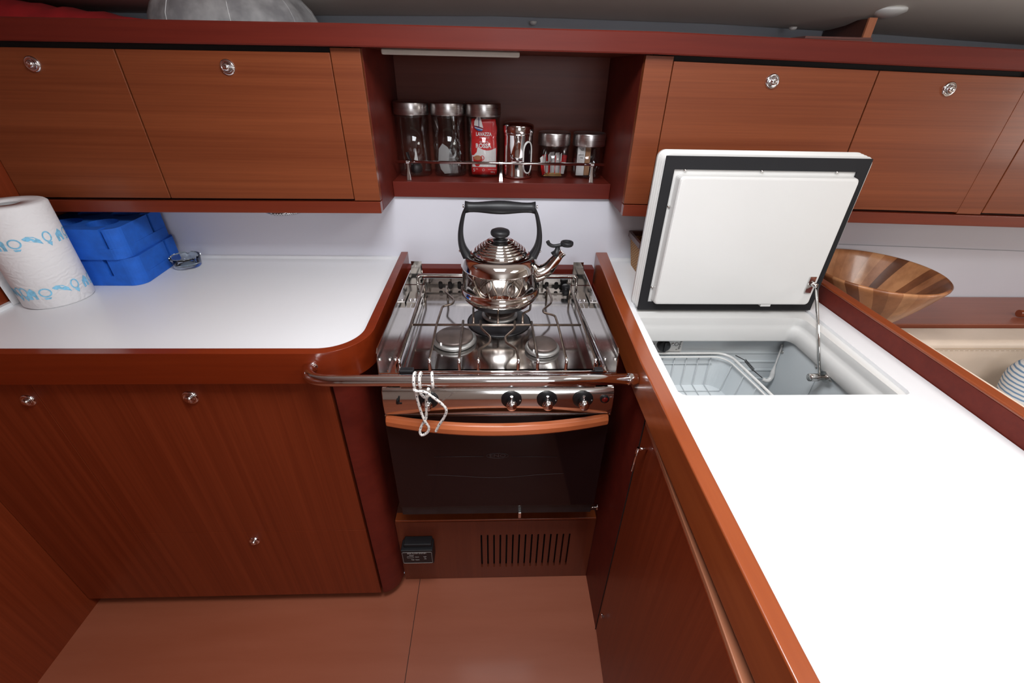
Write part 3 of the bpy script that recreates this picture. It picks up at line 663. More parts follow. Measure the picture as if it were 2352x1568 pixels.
# ================================================================== STOVE
SX0, SX1 = -0.244, 0.256
t = thing('stove', 'gimballed steel boat stove with oven and three burners', 'stove', (0.006,0.96,0.37))
b_ = MB(); b_.box(-0.238,0.250,0.775,1.16,0.385,0.835); b_.build('oven_body', OVENB, t, bevel=0.004)
b_ = MB(); b_.plate([(0.745,0.738),(0.742,0.744),(0.741,0.775),(0.745,0.800),(0.752,0.808),(0.78,0.812),(0.78,0.735)], [], -0.246, 0.260, None, 'X')
b_.build('control_panel', STEEL, t, bevel=0.002)
# hob pan, side flanges
b_ = MB(); b_.box(-0.205,0.217,0.752,1.150,0.845,0.853); b_.box(-0.205,0.217,0.748,0.757,0.812,0.853); hob = b_.build('hob_plate', HOBM, t)
def flange(sx, xo, xi):
    b_ = MB()
    b_.plate([(0.745,0.842),(0.752,0.896),(0.762,0.903),(1.175,0.903),(1.195,0.912),(1.195,0.842)], [], xo-0.001*sx, xo+0.001*sx, None, 'X')
    x0, x1 = sorted((xo, xi)); b_.box(x0,x1,0.748,1.19,0.846,0.850)
    xm = xo+(xi-xo)*0.45; a, c = sorted((xm-0.0012*sx, xm+0.0012*sx)); b_.box(a,c,0.75,1.17,0.850,0.856)
    xm = xo+(xi-xo)*0.80; a, c = sorted((xm, xm+0.003*sx)); b_.box(a,c,0.755,1.13,0.850,0.864)
    xm = xo+(xi-xo)*0.97; a, c = sorted((xm, xm+0.003*sx)); b_.box(a,c,0.755,1.13,0.846,0.868)
    o = b_.build('side_rail', STEEL, t)
    for yy in (0.800,1.075):
        for k in (0.30,0.60):
            q = MB(); q.lathe([(0.0045,0),(0.004,0.0025),(0.002,0.003),(0,0.0022)], (xo+(xi-xo)*k,yy,0.850 if yy < 1 else 0.8578), 16); q.build('rivet', CHROME, o)
    a, c = sorted((xo+0.003*sx, xo+(xi-xo)*0.76)); q = MB(); q.box(a,c,1.060,1.128,0.8502,0.8578); q.build('slide_bracket', STEEL, t)
flange(1, -0.244, -0.204); flange(-1, 0.256, 0.216)
# back panel with slots
slots = []
for c0 in (-0.158,-0.131,-0.104,0.118,0.146,0.174): slots.append(rrect(c0-0.0058,c0+0.0058,0.856,0.880,0.005,4))
b_ = MB(); b_.plate([(-0.205,0.846),(0.217,0.846),(0.217,0.889),(-0.205,0.889)], slots, 1.150, 1.1515, None, 'Y')
b_.box(-0.205,0.217,1.130,1.150,0.848,0.8535); b_.box(-0.205,0.217,1.118,1.122,0.853,0.860); b_.box(-0.205,0.217,1.105,1.108,0.853,0.857); b_.build('back_panel', STEEL, t)
b_ = MB(); b_.box(-0.204,0.216,1.158,1.160,0.846,0.888); b_.build('slot_backing', GAP, t)
b_ = MB(); b_.tube(fillet([(-0.222,1.150,0.852),(-0.222,1.150,0.899),(0.232,1.150,0.899),(0.232,1.150,0.852)], 0.012), 0.0042, 12); b_.build('back_guard_rail', STEEL, t)
for a, c in ((-0.244,-0.214),(0.226,0.256)):
    b_ = MB(); b_.box(a,c,1.193,1.1955,0.85,0.923); b_.build('corner_bracket', STEEL, t)
# front guard
b_ = MB(); b_.tube([(-0.192,0.712,0.878),(0.222,0.711,0.878)], 0.0032, 12); b_.tube([(-0.192,0.712,0.878),(-0.197,0.745,0.872),(-0.199,1.10,0.872)], 0.0028, 8); b_.tube([(0.222,0.711,0.878),(0.226,0.745,0.872),(0.214,1.10,0.872)], 0.0028, 8); b_.build('front_guard_rail', CHROME, t)
for a in (-0.186, 0.205):
    b_ = MB(); b_.box(a-0.006,a+0.022 if a < 0 else a+0.012,0.708,0.722,0.868,0.8835); b_.build('guard_clip', BLACK, t, bevel=0.002)
# pan support grid
g = MB(); gz = 0.8905; gr = 0.0028
def leg(x, y, fr=True): return [(x,y-0.006 if fr else y+0.004,0.853),(x,y-0.004 if fr else y+0.004,gz)]
def bars(pts2, front=True, back=True):
    P = []
    if back: P += [(pts2[0][0],pts2[0][1]+0.003,0.853)]
    P += [(x,y,gz) for x, y in pts2]
    if front: P += [(pts2[-1][0],pts2[-1][1]-0.004,0.853)]
    g.tube(fillet(P, 0.007, 4), gr, 9, RUST)
bars([(-0.197,1.10),(-0.196,0.739)]); bars([(0.204,1.088),(0.205,0.737)])
bars([(-0.134,1.098),(-0.134,1.057),(-0.107,1.010),(-0.109,0.988),(-0.133,0.973),(-0.137,0.881),(-0.135,0.740)])
bars([(0.141,1.093),(0.145,1.017),(0.140,0.992),(0.117,0.958),(0.117,0.942),(0.143,0.927),(0.145,0.888),(0.145,0.740)])
bars([(-0.036,0.900),(-0.034,0.865),(-0.012,0.825),(-0.013,0.803),(-0.035,0.777),(-0.036,0.739)], back=False)
bars([(0.045,0.898),(0.043,0.863),(0.020,0.825),(0.022,0.803),(0.044,0.777),(0.046,0.737)], back=False)
bars([(-0.077,0.900),(-0.075,0.739)], back=False); bars([(0.084,0.896),(0.086,0.737)], back=False)
bars([(-0.056,0.965),(-0.052,0.885)], back=False, front=False); bars([(0.005,0.960),(0.005,0.885)], back=False, front=False)
bars([(0.088,0.985),(0.084,0.955),(0.066,0.938),(0.062,0.885)], back=False, front=False)
g.tube([(-0.192,0.886,gz-0.003),(0.200,0.886,gz-0.003)], 0.0028, 9, RUST)
g.tube([(-0.192,0.886,gz-0.003),(-0.195,0.886,gz-0.003)], 0.0028, 9, RUST)
g.build('pan_support', None, t)
# front feet caps, chrome tips
for x in (-0.196,-0.135,-0.075,-0.036,0.046,0.086,0.145,0.205):
    q = MB(); q.tube([(x,0.7365,0.893),(x,0.7345,0.886),(x,0.7340,0.853)], [0.0030,0.0034,0.0034], 10); q.build('support_foot', CHROME, t)
def burner(x, y, R, label):
    b_ = MB(); b_.lathe([(R*1.02,0.0),(R*1.16,0.006),(R*1.12,0.010),(R*0.98,0.012)], (x,y,0.853), 44); o = b_.build('burner', ALU, t)
    c = MB(); c.lathe([(R*0.92,0.010),(R*0.98,0.014),(R*0.97,0.0165),(R*0.90,0.019),(0,0.0195)], (x,y,0.853), 44); c.build('burner_cap', CAPM, o)
    c = MB(); c.tube([(x-R*0.62,y-R*0.78,0.858),(x-R*0.62,y-R*0.78,0.870)], 0.0022, 8); c.build('spark_plug', WPRINT, o)
burner(-0.096, 0.868, 0.044, ''); burner(0.105, 0.832, 0.034, ''); burner(0.010, 0.990, 0.040, '')
b_ = MB(); b_.lathe([(0.078,0.0),(0.080,0.0015),(0.074,0.002),(0.05,0.0012),(0,0.001)], (0.008,0.965,0.853), 48); b_.build('burner_well', OVENB, t)
# oven door
b_ = MB(); b_.box(-0.252,0.262,0.752,0.775,0.412,0.727); d = b_.build('oven_door', DGLASS, t, bevel=0.002)
b_ = MB(); b_.box(-0.249,0.262,0.7505,0.775,0.7275,0.7325); b_.build('door_top_strip', STEEL, t, bevel=0.0008)
s = MB(); ring = [(0.004+0.027*cos(u), 0.600+0.0085*sin(u)) for u in [2*pi*k/40 for k in range(40)]]
ENOG = plain('engraved_grey', (0.050,0.035,0.036), 0.5)
s.tube([(x,0.7515,z) for x, z in ring], 0.0004, 5, ENOG, closed=True); s.text('ENO', (0.004,0.7515,0.600), 0.013, ENOG, xs=1.5)
s.build('maker_mark', None, d)
s = MB(); s.tube([(-0.150,0.7513,0.598),(-0.03,0.7513,0.598)], 0.0004, 5); s.tube([(0.037,0.7513,0.597),(0.15,0.7513,0.594)], 0.0004, 5)
s.tube(smoothpath([(-0.17,0.7513,0.535),(-0.12,0.7513,0.533),(0,0.7513,0.523),(0.12,0.7513,0.533),(0.17,0.7513,0.535)]), 0.0003, 5); s.build('inner_rack_lines', ENOG, d)
s = MB(); prof = []
n = 28
rings = []
for k in range(n+1):
    u = -1+2*k/n; x = 0.005+0.250*u; bow = 0.030*(1-u*u); yc = 0.742-bow; zc = 0.7215-0.003*(1-u*u)
    th = 0.0140+0.0015*(1-u*u)
    rings.append([(x,yc+0.009,zc-th),(x,yc-0.002,zc-th*0.95),(x,yc-0.008,zc-th*0.4),(x,yc-0.008,zc+th*0.4),(x,yc-0.002,zc+th*0.95),(x,yc+0.009,zc+th)])
s.loft(rings, None, True, True, True); s.build('door_handle', HANDLEW, t, bevel=0.0025)
b_ = MB(); b_.box(-0.250,0.258,0.758,0.79,0.374,0.409); b_.build('door_bottom_rail', OVENB, t, bevel=0.002)
b_ = MB(); b_.box(0.060,0.068,0.748,0.7579,0.366,0.388); b_.build('door_latch', STEEL, t, bevel=0.001)
b_ = MB(); b_.tube([(0.258,0.775,0.372),(0.279,0.775,0.372)], 0.0022, 8); b_.lathe([(0.0075,-0.0012),(0.0075,0.0012)], (0.279,0.775,0.372), 16, axis='X'); b_.tube([(0.279,0.775,0.362),(0.279,0.775,0.383)],0.0018,8); b_.build('gimbal_pin', STEEL, t)
# knobs
for k, x in enumerate((-0.147,0.034,0.112,0.191)):
    yb = 0.741
    q = MB(); q.lathe([(0.0215,0.001),(0.0225,-0.002),(0.021,-0.004),(0.012,-0.0045)], (x,yb,0.783), 32, axis='Y'); kb = q.build('control_knob', BLACK, t)
    q = MB(); q.lathe([(0.0125,-0.004),(0.0115,-0.018),(0.0105,-0.024),(0.009,-0.026),(0.0,-0.0262)], (x,yb,0.781), 28, axis='Y'); q.build('knob_grip', CHROME, kb)
    q = MB(); q.tube([(x,yb-0.005,0.790),(x,yb-0.007,0.797)], 0.003, 8); q.build('pointer', CHROME, kb)
    q = MB(); q.box(x+0.0175,x+0.0195,yb-0.0052,yb-0.0035,0.782,0.7845); q.build('mark', GPRINT, kb)
q = MB(); q.lathe([(0.010,0.002),(0.010,-0.003),(0.0075,-0.0035)], (0.239,0.7415,0.783), 24, BLACK, axis='Y'); q.lathe([(0.0072,-0.003),(0.006,-0.0045),(0,-0.005)], (0.239,0.7415,0.783), 20, LEDR, axis='Y'); q.build('indicator_light', None, t)
q = MB(); q.tube([(-0.2125,0.741,0.774),(-0.2125,0.736,0.778),(-0.2105,0.734,0.792)], [0.0032,0.0030,0.0018], 8); q.box(-0.213,-0.204,0.7395,0.741,0.7725,0.7755); q.build('igniter_lever', BLACK, t)

# lid support knob at the back right of the hob
q = MB(); q.lathe([(0.013,0.0),(0.0135,0.004),(0.010,0.008),(0.0095,0.016),(0.0115,0.018),(0.0115,0.024),(0.010,0.026),(0,0.0265)], (0.199,1.128,0.8535), 28); q.build('rubber_stop', BLACK, t)

# ------------------------------------------------------------------ KETTLE
kx, ky, kz = 0.010, 1.005, 0.8935
t = thing('kettle', 'shiny steel kettle with black handle standing on the rear burner', 'kettle', (kx,ky,kz))
body = [(0.0,0.0),(0.076,0.0),(0.0795,0.002),(0.0800,0.010),(0.0820,0.0115),(0.0900,0.0140),(0.0955,0.0185),(0.0990,0.026),(0.0985,0.033),(0.0950,0.038),(0.0930,0.042),(0.0925,0.048),(0.0930,0.093),(0.0945,0.0945),(0.0950,0.0965),(0.0940,0.0985),(0.0915,0.107),(0.0860,0.117),(0.0780,0.1235),(0.0700,0.1265),(0.0665,0.1265),(0.0650,0.129)]
s = MB(); s.lathe(body, (kx,ky,kz), 72); s.build('body', KSTEEL, t)
lid = [(0.0635,0.1275),(0.0655,0.1290)]
for q_ in range(41):
    t_ = q_/40; bmp_ = 0.0019*abs(sin(5*pi*t_))**0.7; lid.append((0.0640-0.0330*t_+bmp_*0.65, 0.1305+0.0245*t_**0.85+bmp_*0.75))
lid += [(0.0270,0.1570),(0.0180,0.1585),(0.010,0.1592),(0.0,0.1593)]
s = MB(); s.lathe(lid, (kx,ky,kz), 64); lo = s.build('lid', KSTEEL, t)
s = MB(); s.lathe([(0.021,0.1575),(0.014,0.160),(0.0105,0.164),(0.012,0.166),(0.019,0.168),(0.0225,0.172),(0.0230,0.177),(0.021,0.181),(0.014,0.184),(0.0,0.1847)], (kx,ky,kz), 40); s.build('lid_knob', BLACK, lo)
# grip
s = MB(); gp = []; gr_ = []
for k in range(17):
    u = -1+2*k/16; gp.append((kx+0.080*u, ky, kz+0.234)); gr_.append(0.0125+0.0028*cos(u*pi/1.0)*(1-abs(u)**3)+(0.0012 if abs(u) > .95 else 0))
s.tube(gp, gr_, 20); s.build('handle_grip', BLACK, t, bevel=0)
for sg in (-1,1):
    a = smoothpath([(kx+sg*0.078,ky,kz+0.232),(kx+sg*0.085,ky,kz+0.215),(kx+sg*0.0915,ky,kz+0.185),(kx+sg*0.0925,ky,kz+0.160),(kx+sg*0.0885,ky,kz+0.138),(kx+sg*0.078,ky,kz+0.116)], 6)
    K = len(a); s = MB(); s.tube(a, [(0.0038+0.0085*(i/K)**1.6, 0.0080+0.012*(i/K)**2) for i in range(K)], 14, flat=(1,0,0)); ar = s.build('handle_arm', BLACK, t)
    s = MB(); s.tube([(kx+sg*0.082,ky,kz+0.236),(kx+sg*0.0855,ky,kz+0.236)], 0.0035, 12); s.tube([(kx+sg*0.088,ky-0.006,kz+0.133),(kx+sg*0.098,ky-0.006,kz+0.132)], 0.0025, 10); s.build('rivet', CHROME, ar)
# spout
a = smoothpath([(kx+0.070,ky,kz+0.070),(kx+0.096,ky,kz+0.074),(kx+0.116,ky,kz+0.085),(kx+0.130,ky,kz+0.103),(kx+0.143,ky,kz+0.121),(kx+0.152,ky,kz+0.131)], 6); K = len(a)
s = MB(); s.tube(a, [0.026-0.0150*min(1,(i/(K-1))*1.25)**0.8+(0.001 if i == K-1 else 0) for i in range(K)], 24, flat=(0,1,0)); s.build('spout', KSTEEL, t)
# whistle
s = MB(); s.tube([(kx+0.132,ky,kz+0.121),(kx+0.138,ky,kz+0.130),(kx+0.139,ky,kz+0.142)], [(0.014,0.011),(0.010,0.008),(0.004,0.005)], 14, flat=(0,1,0))
s.tube(smoothpath([(kx+0.113,ky,kz+0.156),(kx+0.118,ky,kz+0.148),(kx+0.128,ky,kz+0.144),(kx+0.142,ky,kz+0.146),(kx+0.150,ky,kz+0.148)]), (0.0045), 8)
s.lathe([(0.0,-0.003),(0.0135,-0.003),(0.0155,0.0),(0.0155,0.005),(0.0145,0.007),(0.010,0.0075),(0.009,0.004),(0.0,0.004)], (kx+0.160,ky,kz+0.148), 28); s.build('whistle', BLACK, t)

# ================================================================== STOVE RECESS
r = thing('stove_recess', 'wooden surround of the recess the stove hangs in', 'cabinet', (0.0,1.25,FZ))
b_ = MB(); b_.box(-0.285,0.30,1.235,1.272,0.27,0.885); b_.build('back_board', SOLID, r, bevel=0.002)
b_ = MB(); b_.box(-0.297,0.302,0.835,1.235,0.20,0.262); b_.build('floor_board', DARKW, r)
# ventilation panel
t = thing('vent_panel', 'wooden panel with ventilation slots under the stove', 'panel', (0.003,0.826,FZ))
sl = []
for k in range(15):
    x = -0.0445+0.2715*k/14; sl.append(rrect(x-0.0026,x+0.0026,0.020,0.190,0.0025,3))
b_ = MB(); b_.plate([(-0.297,FZ+0.001),(0.3010,FZ+0.001),(0.3010,0.255),(-0.297,0.255)], sl, 0.820, 0.832, None, 'Y'); b_.build('slotted_board', wood('vent_veneer',(0.125,0.024,0.009),(0.165,0.036,0.014),(70,70,1.2),0.4,0.2), t)
b_ = MB(); b_.box(-0.297,0.3010,0.821,0.850,0.2551,0.2625); b_.build('top_edge', RAIL, t, bevel=0.002)
b_ = MB(); b_.box(-0.295,0.293,0.842,0.845,FZ+0.001,0.253); b_.build('backing', GAP, t)
# gas alarm
t = thing('gas_alarm', 'black gas alarm box on the panel left of the vent slots', 'alarm', (-0.236,0.80,0.11))
b_ = MB(); b_.box(-0.283,-0.188,0.780,0.8195,0.112,0.178); b_.box(-0.275,-0.192,0.790,0.8197,0.1775,0.192); b_.build('housing', BLACK, t, bevel=0.003)
s = MB(); y = 0.7795; fr_ = rrect(-0.279,-0.192,0.117,0.170,0.003)
s.tube([(x,y,z) for x, z in fr_], 0.0005, 5, closed=True)
s.text('GAS ALARM SYSTEM', (-0.236,y,0.165), 0.0066, None, xs=0.95); s.text('Power', (-0.252,y,0.156), 0.005, None); s.text('Alarm', (-0.237,y,0.147), 0.005, None); s.text('Test / Reset', (-0.243,y,0.133), 0.005, None)
s.tube([(x,y,z) for x, z in rrect(-0.266,-0.247,0.143,0.150,0.001)], 0.0003, 4, closed=True)
s.tube([(-0.213+0.005*cos(u),y,0.147+0.005*sin(u)) for u in [0.6+2*pi*k/3 for k in range(3)]], 0.0006, 5, closed=True); s.text('LPG', (-0.213,y,0.137), 0.004, None)
s.build('front_lettering', GPRINT, t)

# ================================================================== ISLAND (right) : worktop, fridge, cabinet
OPEN = [(0.333,0.607)]+[(0.335,0.603)]+[(0.345,0.600),(0.752,0.600),(0.763,0.604),(0.767,0.614),(0.780,0.965),(0.345,0.965)]
OPEN = [(0.346,0.607),(0.337,0.610),(0.332,0.620),(0.345,0.966),(0.779,0.966),(0.768,0.620),(0.765,0.611),(0.757,0.607)]
wt = MB(); outer = [(0.3055,-0.30),(0.305,0.20),(0.309,0.45),(0.3145,0.72),(0.3265,1.0),(0.341,1.274),(0.838,1.274),(0.820,-0.30)]
wt.plate(outer, [OPEN], 0.872, 0.900); wt.box(0.345,0.836,1.266,1.2745,0.900,0.908)
tag(wt.build('worktop', WHITE, bevel=0), 'long white island worktop around the fridge opening right of the stove', 'worktop')
r = thing('island_cabinet', 'wooden island cabinet right of the stove under the fridge worktop', 'cabinet', (0.56,0.5,FZ))
left = [(0.279,-0.30),(0.280,0.20),(0.282,0.45),(0.284,0.70),(0.296,1.02),(0.306,1.272)]
lr = [(0.303,-0.30),(0.3045,0.20),(0.3085,0.45),(0.314,0.72),(0.326,1.0),(0.3405,1.272)]
b_ = MB(); b_.plate(left+lr[::-1], [], 0.832, 0.911, None, 'Z', rampf); b_.build('fiddle_rail', RAIL, r, bevel=0.003, seg=3)
b_ = MB(); b_.box(0.302,0.333,0.655,1.272,FZ,0.832); b_.build('side_panel', SOLID, r)
# lower bowed door panel
b_ = MB(); Lp = [(0.302,0.655),(0.3015,0.64),(0.298,0.56),(0.293,0.45),(0.288,0.32),(0.281,0.20),(0.275,0.05),(0.266,-0.30)]
b_.plate(Lp+[(0.315,-0.30),(0.322,0.655)], [], FZ+0.004, 0.790); d = b_.build('door', DOORV, r, bevel=0.002)
b_ = MB(); b_.plate(Lp+[(0.315,-0.30),(0.322,0.655)], [], 0.7903, 0.800); b_.build('top_edge', wood('lit_edge_wood', (0.46,0.17,0.085), (0.56,0.22,0.12), (40,1.5,40), 0.35, 0.2), d, bevel=0.0015)  # light caught on the door's top edge, put into a paler wood colour
b_ = MB(); b_.plate([(0.322,-0.30),(0.330,-0.30),(0.336,0.655),(0.328,0.655)], [], FZ, 0.832); b_.build('inner_panel', SOLID, r)
b_ = MB(); b_.tube([(0.281,0.612,0.765),(0.281,0.617,0.695)], 0.0028, 10); b_.tube([(0.281,0.612,0.762),(0.301,0.612,0.762)], 0.0028, 8); b_.build('door_handle', CHROME, r)
b_ = MB(); b_.box(0.289,0.2975,0.609,0.6135,0.118,0.1265); b_.lathe([(0.003,-0.003),(0.003,0.003)], (0.2925,0.617,0.122), 10, axis='Y'); b_.build('hinge', CHROME, r)
b_ = MB(); b_.box(0.3005,0.3020,0.654,0.6562,FZ,0.83); b_.build('seam', GAP, r)
# saloon-side high fiddle
b_ = MB(); b_.plate([(0.8215,-0.30),(0.8395,1.272),(0.8595,1.272),(0.8415,-0.30)], [], 0.60, 0.9395); b_.build('saloon_rail', SOLID, r, bevel=0.001)
b_ = MB(); b_.plate([(0.8195,-0.30),(0.8375,1.272),(0.862,1.272),(0.844,-0.30)], [], 0.9397, 0.9465); b_.build('rail_cap', RAIL, r, bevel=0.003, seg=3)

# fridge
t = thing('fridge', 'top-loading fridge set in the island worktop with its lid propped open', 'fridge', (0.56,0.78,0.44))
IN = lambda i, r_=0.02: rrect(0.336+i, 0.750-i, 0.585+i*0, 0.912-i*0.1, r_, 6)
b_ = MB()
b_.plate([(0.322,0.598),(0.346,0.9655),(0.7785,0.9655),(0.774,0.598)], [IN(0)], 0.880, 0.893); b_.build('rim', PLAST, t)
b_ = MB(); b_.loft([[(x,y,z) for x, y in IN(i)] for i, z in ((0,0.8925),(0.002,0.882),(0.0005,0.876),(0.001,0.872),(0.005,0.866),(0.0095,0.860),(0.0100,0.850),(0.0105,0.830),(0.007,0.8275),(0.0,0.8265))], None, True)
b_.build('throat', PLAST, t)
ix0, ix1, iy0, iy1, iz0, iz1 = 0.325, 0.752, 0.56, 0.945, 0.50, 0.827
b_ = MB(); V = [(x,y,z) for x in (ix0,ix1) for y in (iy0,iy1) for z in (iz0,iz1)]
b_.faces(V, [(0,4,6,2),(0,1,5,4),(2,6,7,3),(0,2,3,1),(4,5,7,6)]); b_.build('liner', LINER, t)
b_ = MB()
for k in range(7): b_.box(0.42,ix1-0.002,iy1-0.0018,iy1-0.0002,0.60+0.028*k,0.606+0.028*k)
b_.build('corrugation', LINER, t, bevel=0.0007)
b_ = MB(); b_.box(ix1-0.003,ix1-0.0005,0.80,iy1-0.006,0.50,iz1-0.004); b_.build('side_plate', LINER, t, bevel=0.001)
for y, z in ((0.930,0.782),(0.811,0.819)):
    q = MB(); q.lathe([(0.0045,-0.0035),(0.0045,-0.0048),(0.002,-0.0058),(0,-0.006)], (ix1,y,z), 12, axis='X'); q.build('screw', STEEL, t)
b_ = MB(); pp = smoothpath([(0.746,0.938,0.800),(0.745,0.934,0.772),(0.743,0.930,0.745),(0.741,0.926,0.725),(0.738,0.920,0.708),(0.729,0.917,0.699),(0.718,0.922,0.700)]); b_.tube(pp, [0.0022+0.0035*min(1,max(0,(i-18)/8)) for i in range(len(pp))], 12); b_.build('drain_pipe', PLAST, t)
# thermostat
b_ = MB(); b_.box(0.34,0.484,iy1-0.004,iy1-0.0003,0.776,0.822); pl_ = b_.build('thermostat_plate', PLAST, t, bevel=0.001)
b_ = MB(); b_.lathe([(0.0165,-0.004),(0.016,-0.016),(0.013,-0.018),(0,-0.018)], (0.432,iy1,0.800), 28, axis='Y'); b_.box(0.4295,0.4345,iy1-0.022,iy1-0.017,0.786,0.814); b_.build('thermostat_knob', BLACK, pl_)
s = MB()
for x in (0.406,0.458): s.lathe([(0.004,-0.004),(0.0035,-0.006),(0,-0.0062)], (x,iy1,0.800), 14, STEEL, axis='Y')
s.tube([(0.4675+0.0042*cos(u),iy1-0.0042,0.800+0.0055*sin(u)) for u in [2*pi*k/18 for k in range(18)]], 0.0006, 5, DPRINT, closed=True)
s.text('Vitrifrigo', (0.4765,iy1-0.0042,0.799), 0.0085, DPRINT, rot=Matrix.Rotation(pi/2,4,'X') @ Matrix.Rotation(pi/2,4,'Z')); s.text('*', (0.470,iy1-0.0042,0.782), 0.008, DPRINT)
s.build('thermostat_print', None, pl_)
# wire-lined basket / evaporator bin
rim = [(0.334,0.570),(0.334,0.934),(0.570,0.936)]+arc(0.574,0.898,0.038,85,8,7)+[(0.625,0.80),(0.636,0.70),(0.645,0.570)]
b_ = MB(); b_.tube([(x,y,0.775) for x, y in rim], 0.0034, 10, cap=True); b_.tube([(x-0.009 if x > .5 else x,y-(0.009 if y > .9 else 0),0.769) for x, y in rim], 0.0022, 8); b_.build('basket_rim', PLAST, t)
bot = [(x-0.008 if x > .5 else x+0.004, y-0.006) for x, y in rim]
b_ = MB(); n = len(rim); zb = 0.676
ra = [(x,y,0.768) for x, y in rim]; rb = [(x,y,zb) for x, y in bot]
b_.faces(ra+rb, [(i,i+1,n+i+1,n+i) for i in range(n-1)]+[tuple(range(n,2*n))]); b_.build('basket_wall', LINER, t)
b_ = MB(); WIREM = plain('grey_grid_line', (0.47,0.50,0.52), 0.5)
for k in range(7):
    x = 0.372+0.032*k; b_.tube([(x,0.932,0.764),(x+0.001,0.9275,zb+0.002),(x+0.001,0.58,zb+0.002)], 0.0011, 6)
for k in range(7):
    y = 0.60+0.050*k; xr = 0.6045+(0.90-y)*0.10; b_.tube([(0.340,y,zb+0.002),(xr-0.010,y,zb+0.002),(xr+0.001,y,0.764)], 0.0011, 6)
b_.tube([(0.336,0.9305,0.745),(0.570,0.9315,0.745)], 0.0011, 6)
b_.build('basket_grid', WIREM, t)
b_ = MB(); b_.tube([(0.630+0.0035*sin(k*1.6),0.892-0.0012*k,0.782+0.0035*cos(k*1.6)) for k in range(36)], 0.0009, 5); b_.tube([(0.630,0.892,0.782),(0.616,0.915,0.782)],0.0012,5); b_.tube([(0.630,0.850,0.781),(0.640,0.825,0.777)], 0.0012, 5); b_.build('spring', BLACK, t)
# lid, standing upright on its hinge at the back of the opening
LX0, LX1, LZ0, LZ1, LY = 0.347, 0.783, 0.8985, 1.252, 0.944
b_ = MB(); rings = []
for y, e in ((0.0,0.0),(0.010,0.003),(0.012,-0.001),(0.021,0.002),(0.023,-0.002),(0.032,0.001),(0.034,-0.003),(0.044,-0.002),(0.050,0.004)):
    rings.append([(x,LY+y,z) for x, z in rrect(LX0+e-0.002,LX1-e+0.002,LZ0+e,LZ1-e+0.004,0.016,6)])
b_.loft(rings, None, False, True, True); ld = b_.build('lid', PLAST, t)
gk = MB(); gi = 0.025; yg = LY-0.004
gk.plate([(LX0,LZ0+0.001),(LX1,LZ0+0.001),(LX1-0.002,LZ1),(LX0,LZ1)], [[(LX0+0.022,LZ0+0.023),(LX1-0.024,LZ0+0.023),(LX1-0.026,LZ1-0.026),(LX0+0.022,LZ1-0.026)]], yg, LY-0.0002, None, 'Y')
gk.build('gasket', GASK, ld, bevel=0.001)
b_ = MB(); px0, px1, pz0, pz1 = LX0+0.031, LX1-0.027, LZ0+0.0255, LZ1-0.036; rings = []
for y, e in ((LY-0.0001,-0.002),(LY-0.020,0.0),(LY-0.023,0.002),(LY-0.0235,0.005)):
    rings.append([(x,y,z) for x, z in rrect(px0+e,px1-e,pz0+e,pz1-e,0.008,4)])
b_.loft(rings, None, False, False, True); b_.box(0.640,0.664,LY-0.022,LY-0.012,LZ0+0.021,LZ0+0.027); b_.build('inner_panel', PLAST, ld)
for x, z in ((0.392,LZ1-0.0275),(0.555,LZ1-0.0275),(0.716,LZ1-0.0275),(LX0+0.026,1.15),(LX0+0.026,0.96)):
    q = MB(); q.lathe([(0.003,-0.0002),(0.0028,-0.0035),(0,-0.004)], (x,LY,z), 10, axis='Y'); q.build('screw', STEEL, ld)
# strut
b_ = MB(); b_.box(0.732,0.7475,LY-0.0265,LY-0.0236,0.957,0.999); b_.build('strut_bracket', STEEL, ld, bevel=0.0008)
A = Vector((0.7485,0.910,0.979)); B = Vector((0.727,0.768,0.820))
b_ = MB(); b_.tube([A, A.lerp(B,.5), B], [(0.0014,0.0058)]*3, 4, flat=(1,0,0.1)); b_.tube([(0.740,0.918,0.982),(0.7495,0.908,0.979)], 0.0055, 12)
b_.lathe([(0.0085,-0.024),(0.009,-0.022),(0.009,-0.004),(0.0065,-0.003),(0.0065,0.010)], (B.x,B.y,B.z), 24, axis='X')
b_.plate([(0.745,0.824),(0.752,0.815),(0.766,0.809),(0.780,0.815),(0.787,0.824),(0.772,0.834)], [], 0.7375, 0.7395, None, 'X'); b_.build('lid_strut', STEEL, t)

# wicker basket behind the lid
r = thing('wicker_basket', 'small woven wicker basket half hidden behind the open fridge lid', 'basket', (0.45,1.20,0.9005))
b_ = MB(); rings = []
for h, e in ((0,0.014),(0.085,0.002),(0.088,0.0)):
    rings.append([(x,y,0.9005+h) for x, y in rrect(0.395+e,0.530-e,1.135+e,1.255-e,0.008,3)])
b_.loft(rings, None, False, True, False); b_.build('woven_body', WICK, r)
b_ = MB(); b_.plate(rrect(0.392,0.533,1.132,1.258,0.008,3), [rrect(0.400,0.525,1.140,1.250,0.005,3)], 0.985, 0.999); b_.build('rim', DARKW, r)

# ================================================================== SALOON SIDE
s = MB(); s.box(0.863,2.5,1.085,1.270,0.755,0.780); tag(s.build('side_shelf', wood('shelf_brown',(0.26,0.075,0.040),(0.33,0.10,0.055),(1.5,40,40),0.4,0.2), bevel=0.002), 'reddish brown shelf behind the sofa under the salad bowl', 'shelf')
bx, by, bz = 1.050, 1.098, 0.7805
prof = [(0.0,0.0),(0.058,0.0),(0.062,0.002),(0.066,0.012),(0.100,0.062),(0.128,0.108),(0.150,0.150),(0.154,0.158),(0.1545,0.163),(0.151,0.166),(0.147,0.163),(0.140,0.150),(0.118,0.106),(0.090,0.062),(0.060,0.022),(0.03,0.012),(0.0,0.010)]
s = MB(); s.lathe([(a*1.08,b_*1.0) for a, b_ in prof], (bx,by,bz), 72); tag(s.build('salad_bowl', BOWL), 'large wooden salad bowl of mixed staves behind the fridge lid', 'bowl')
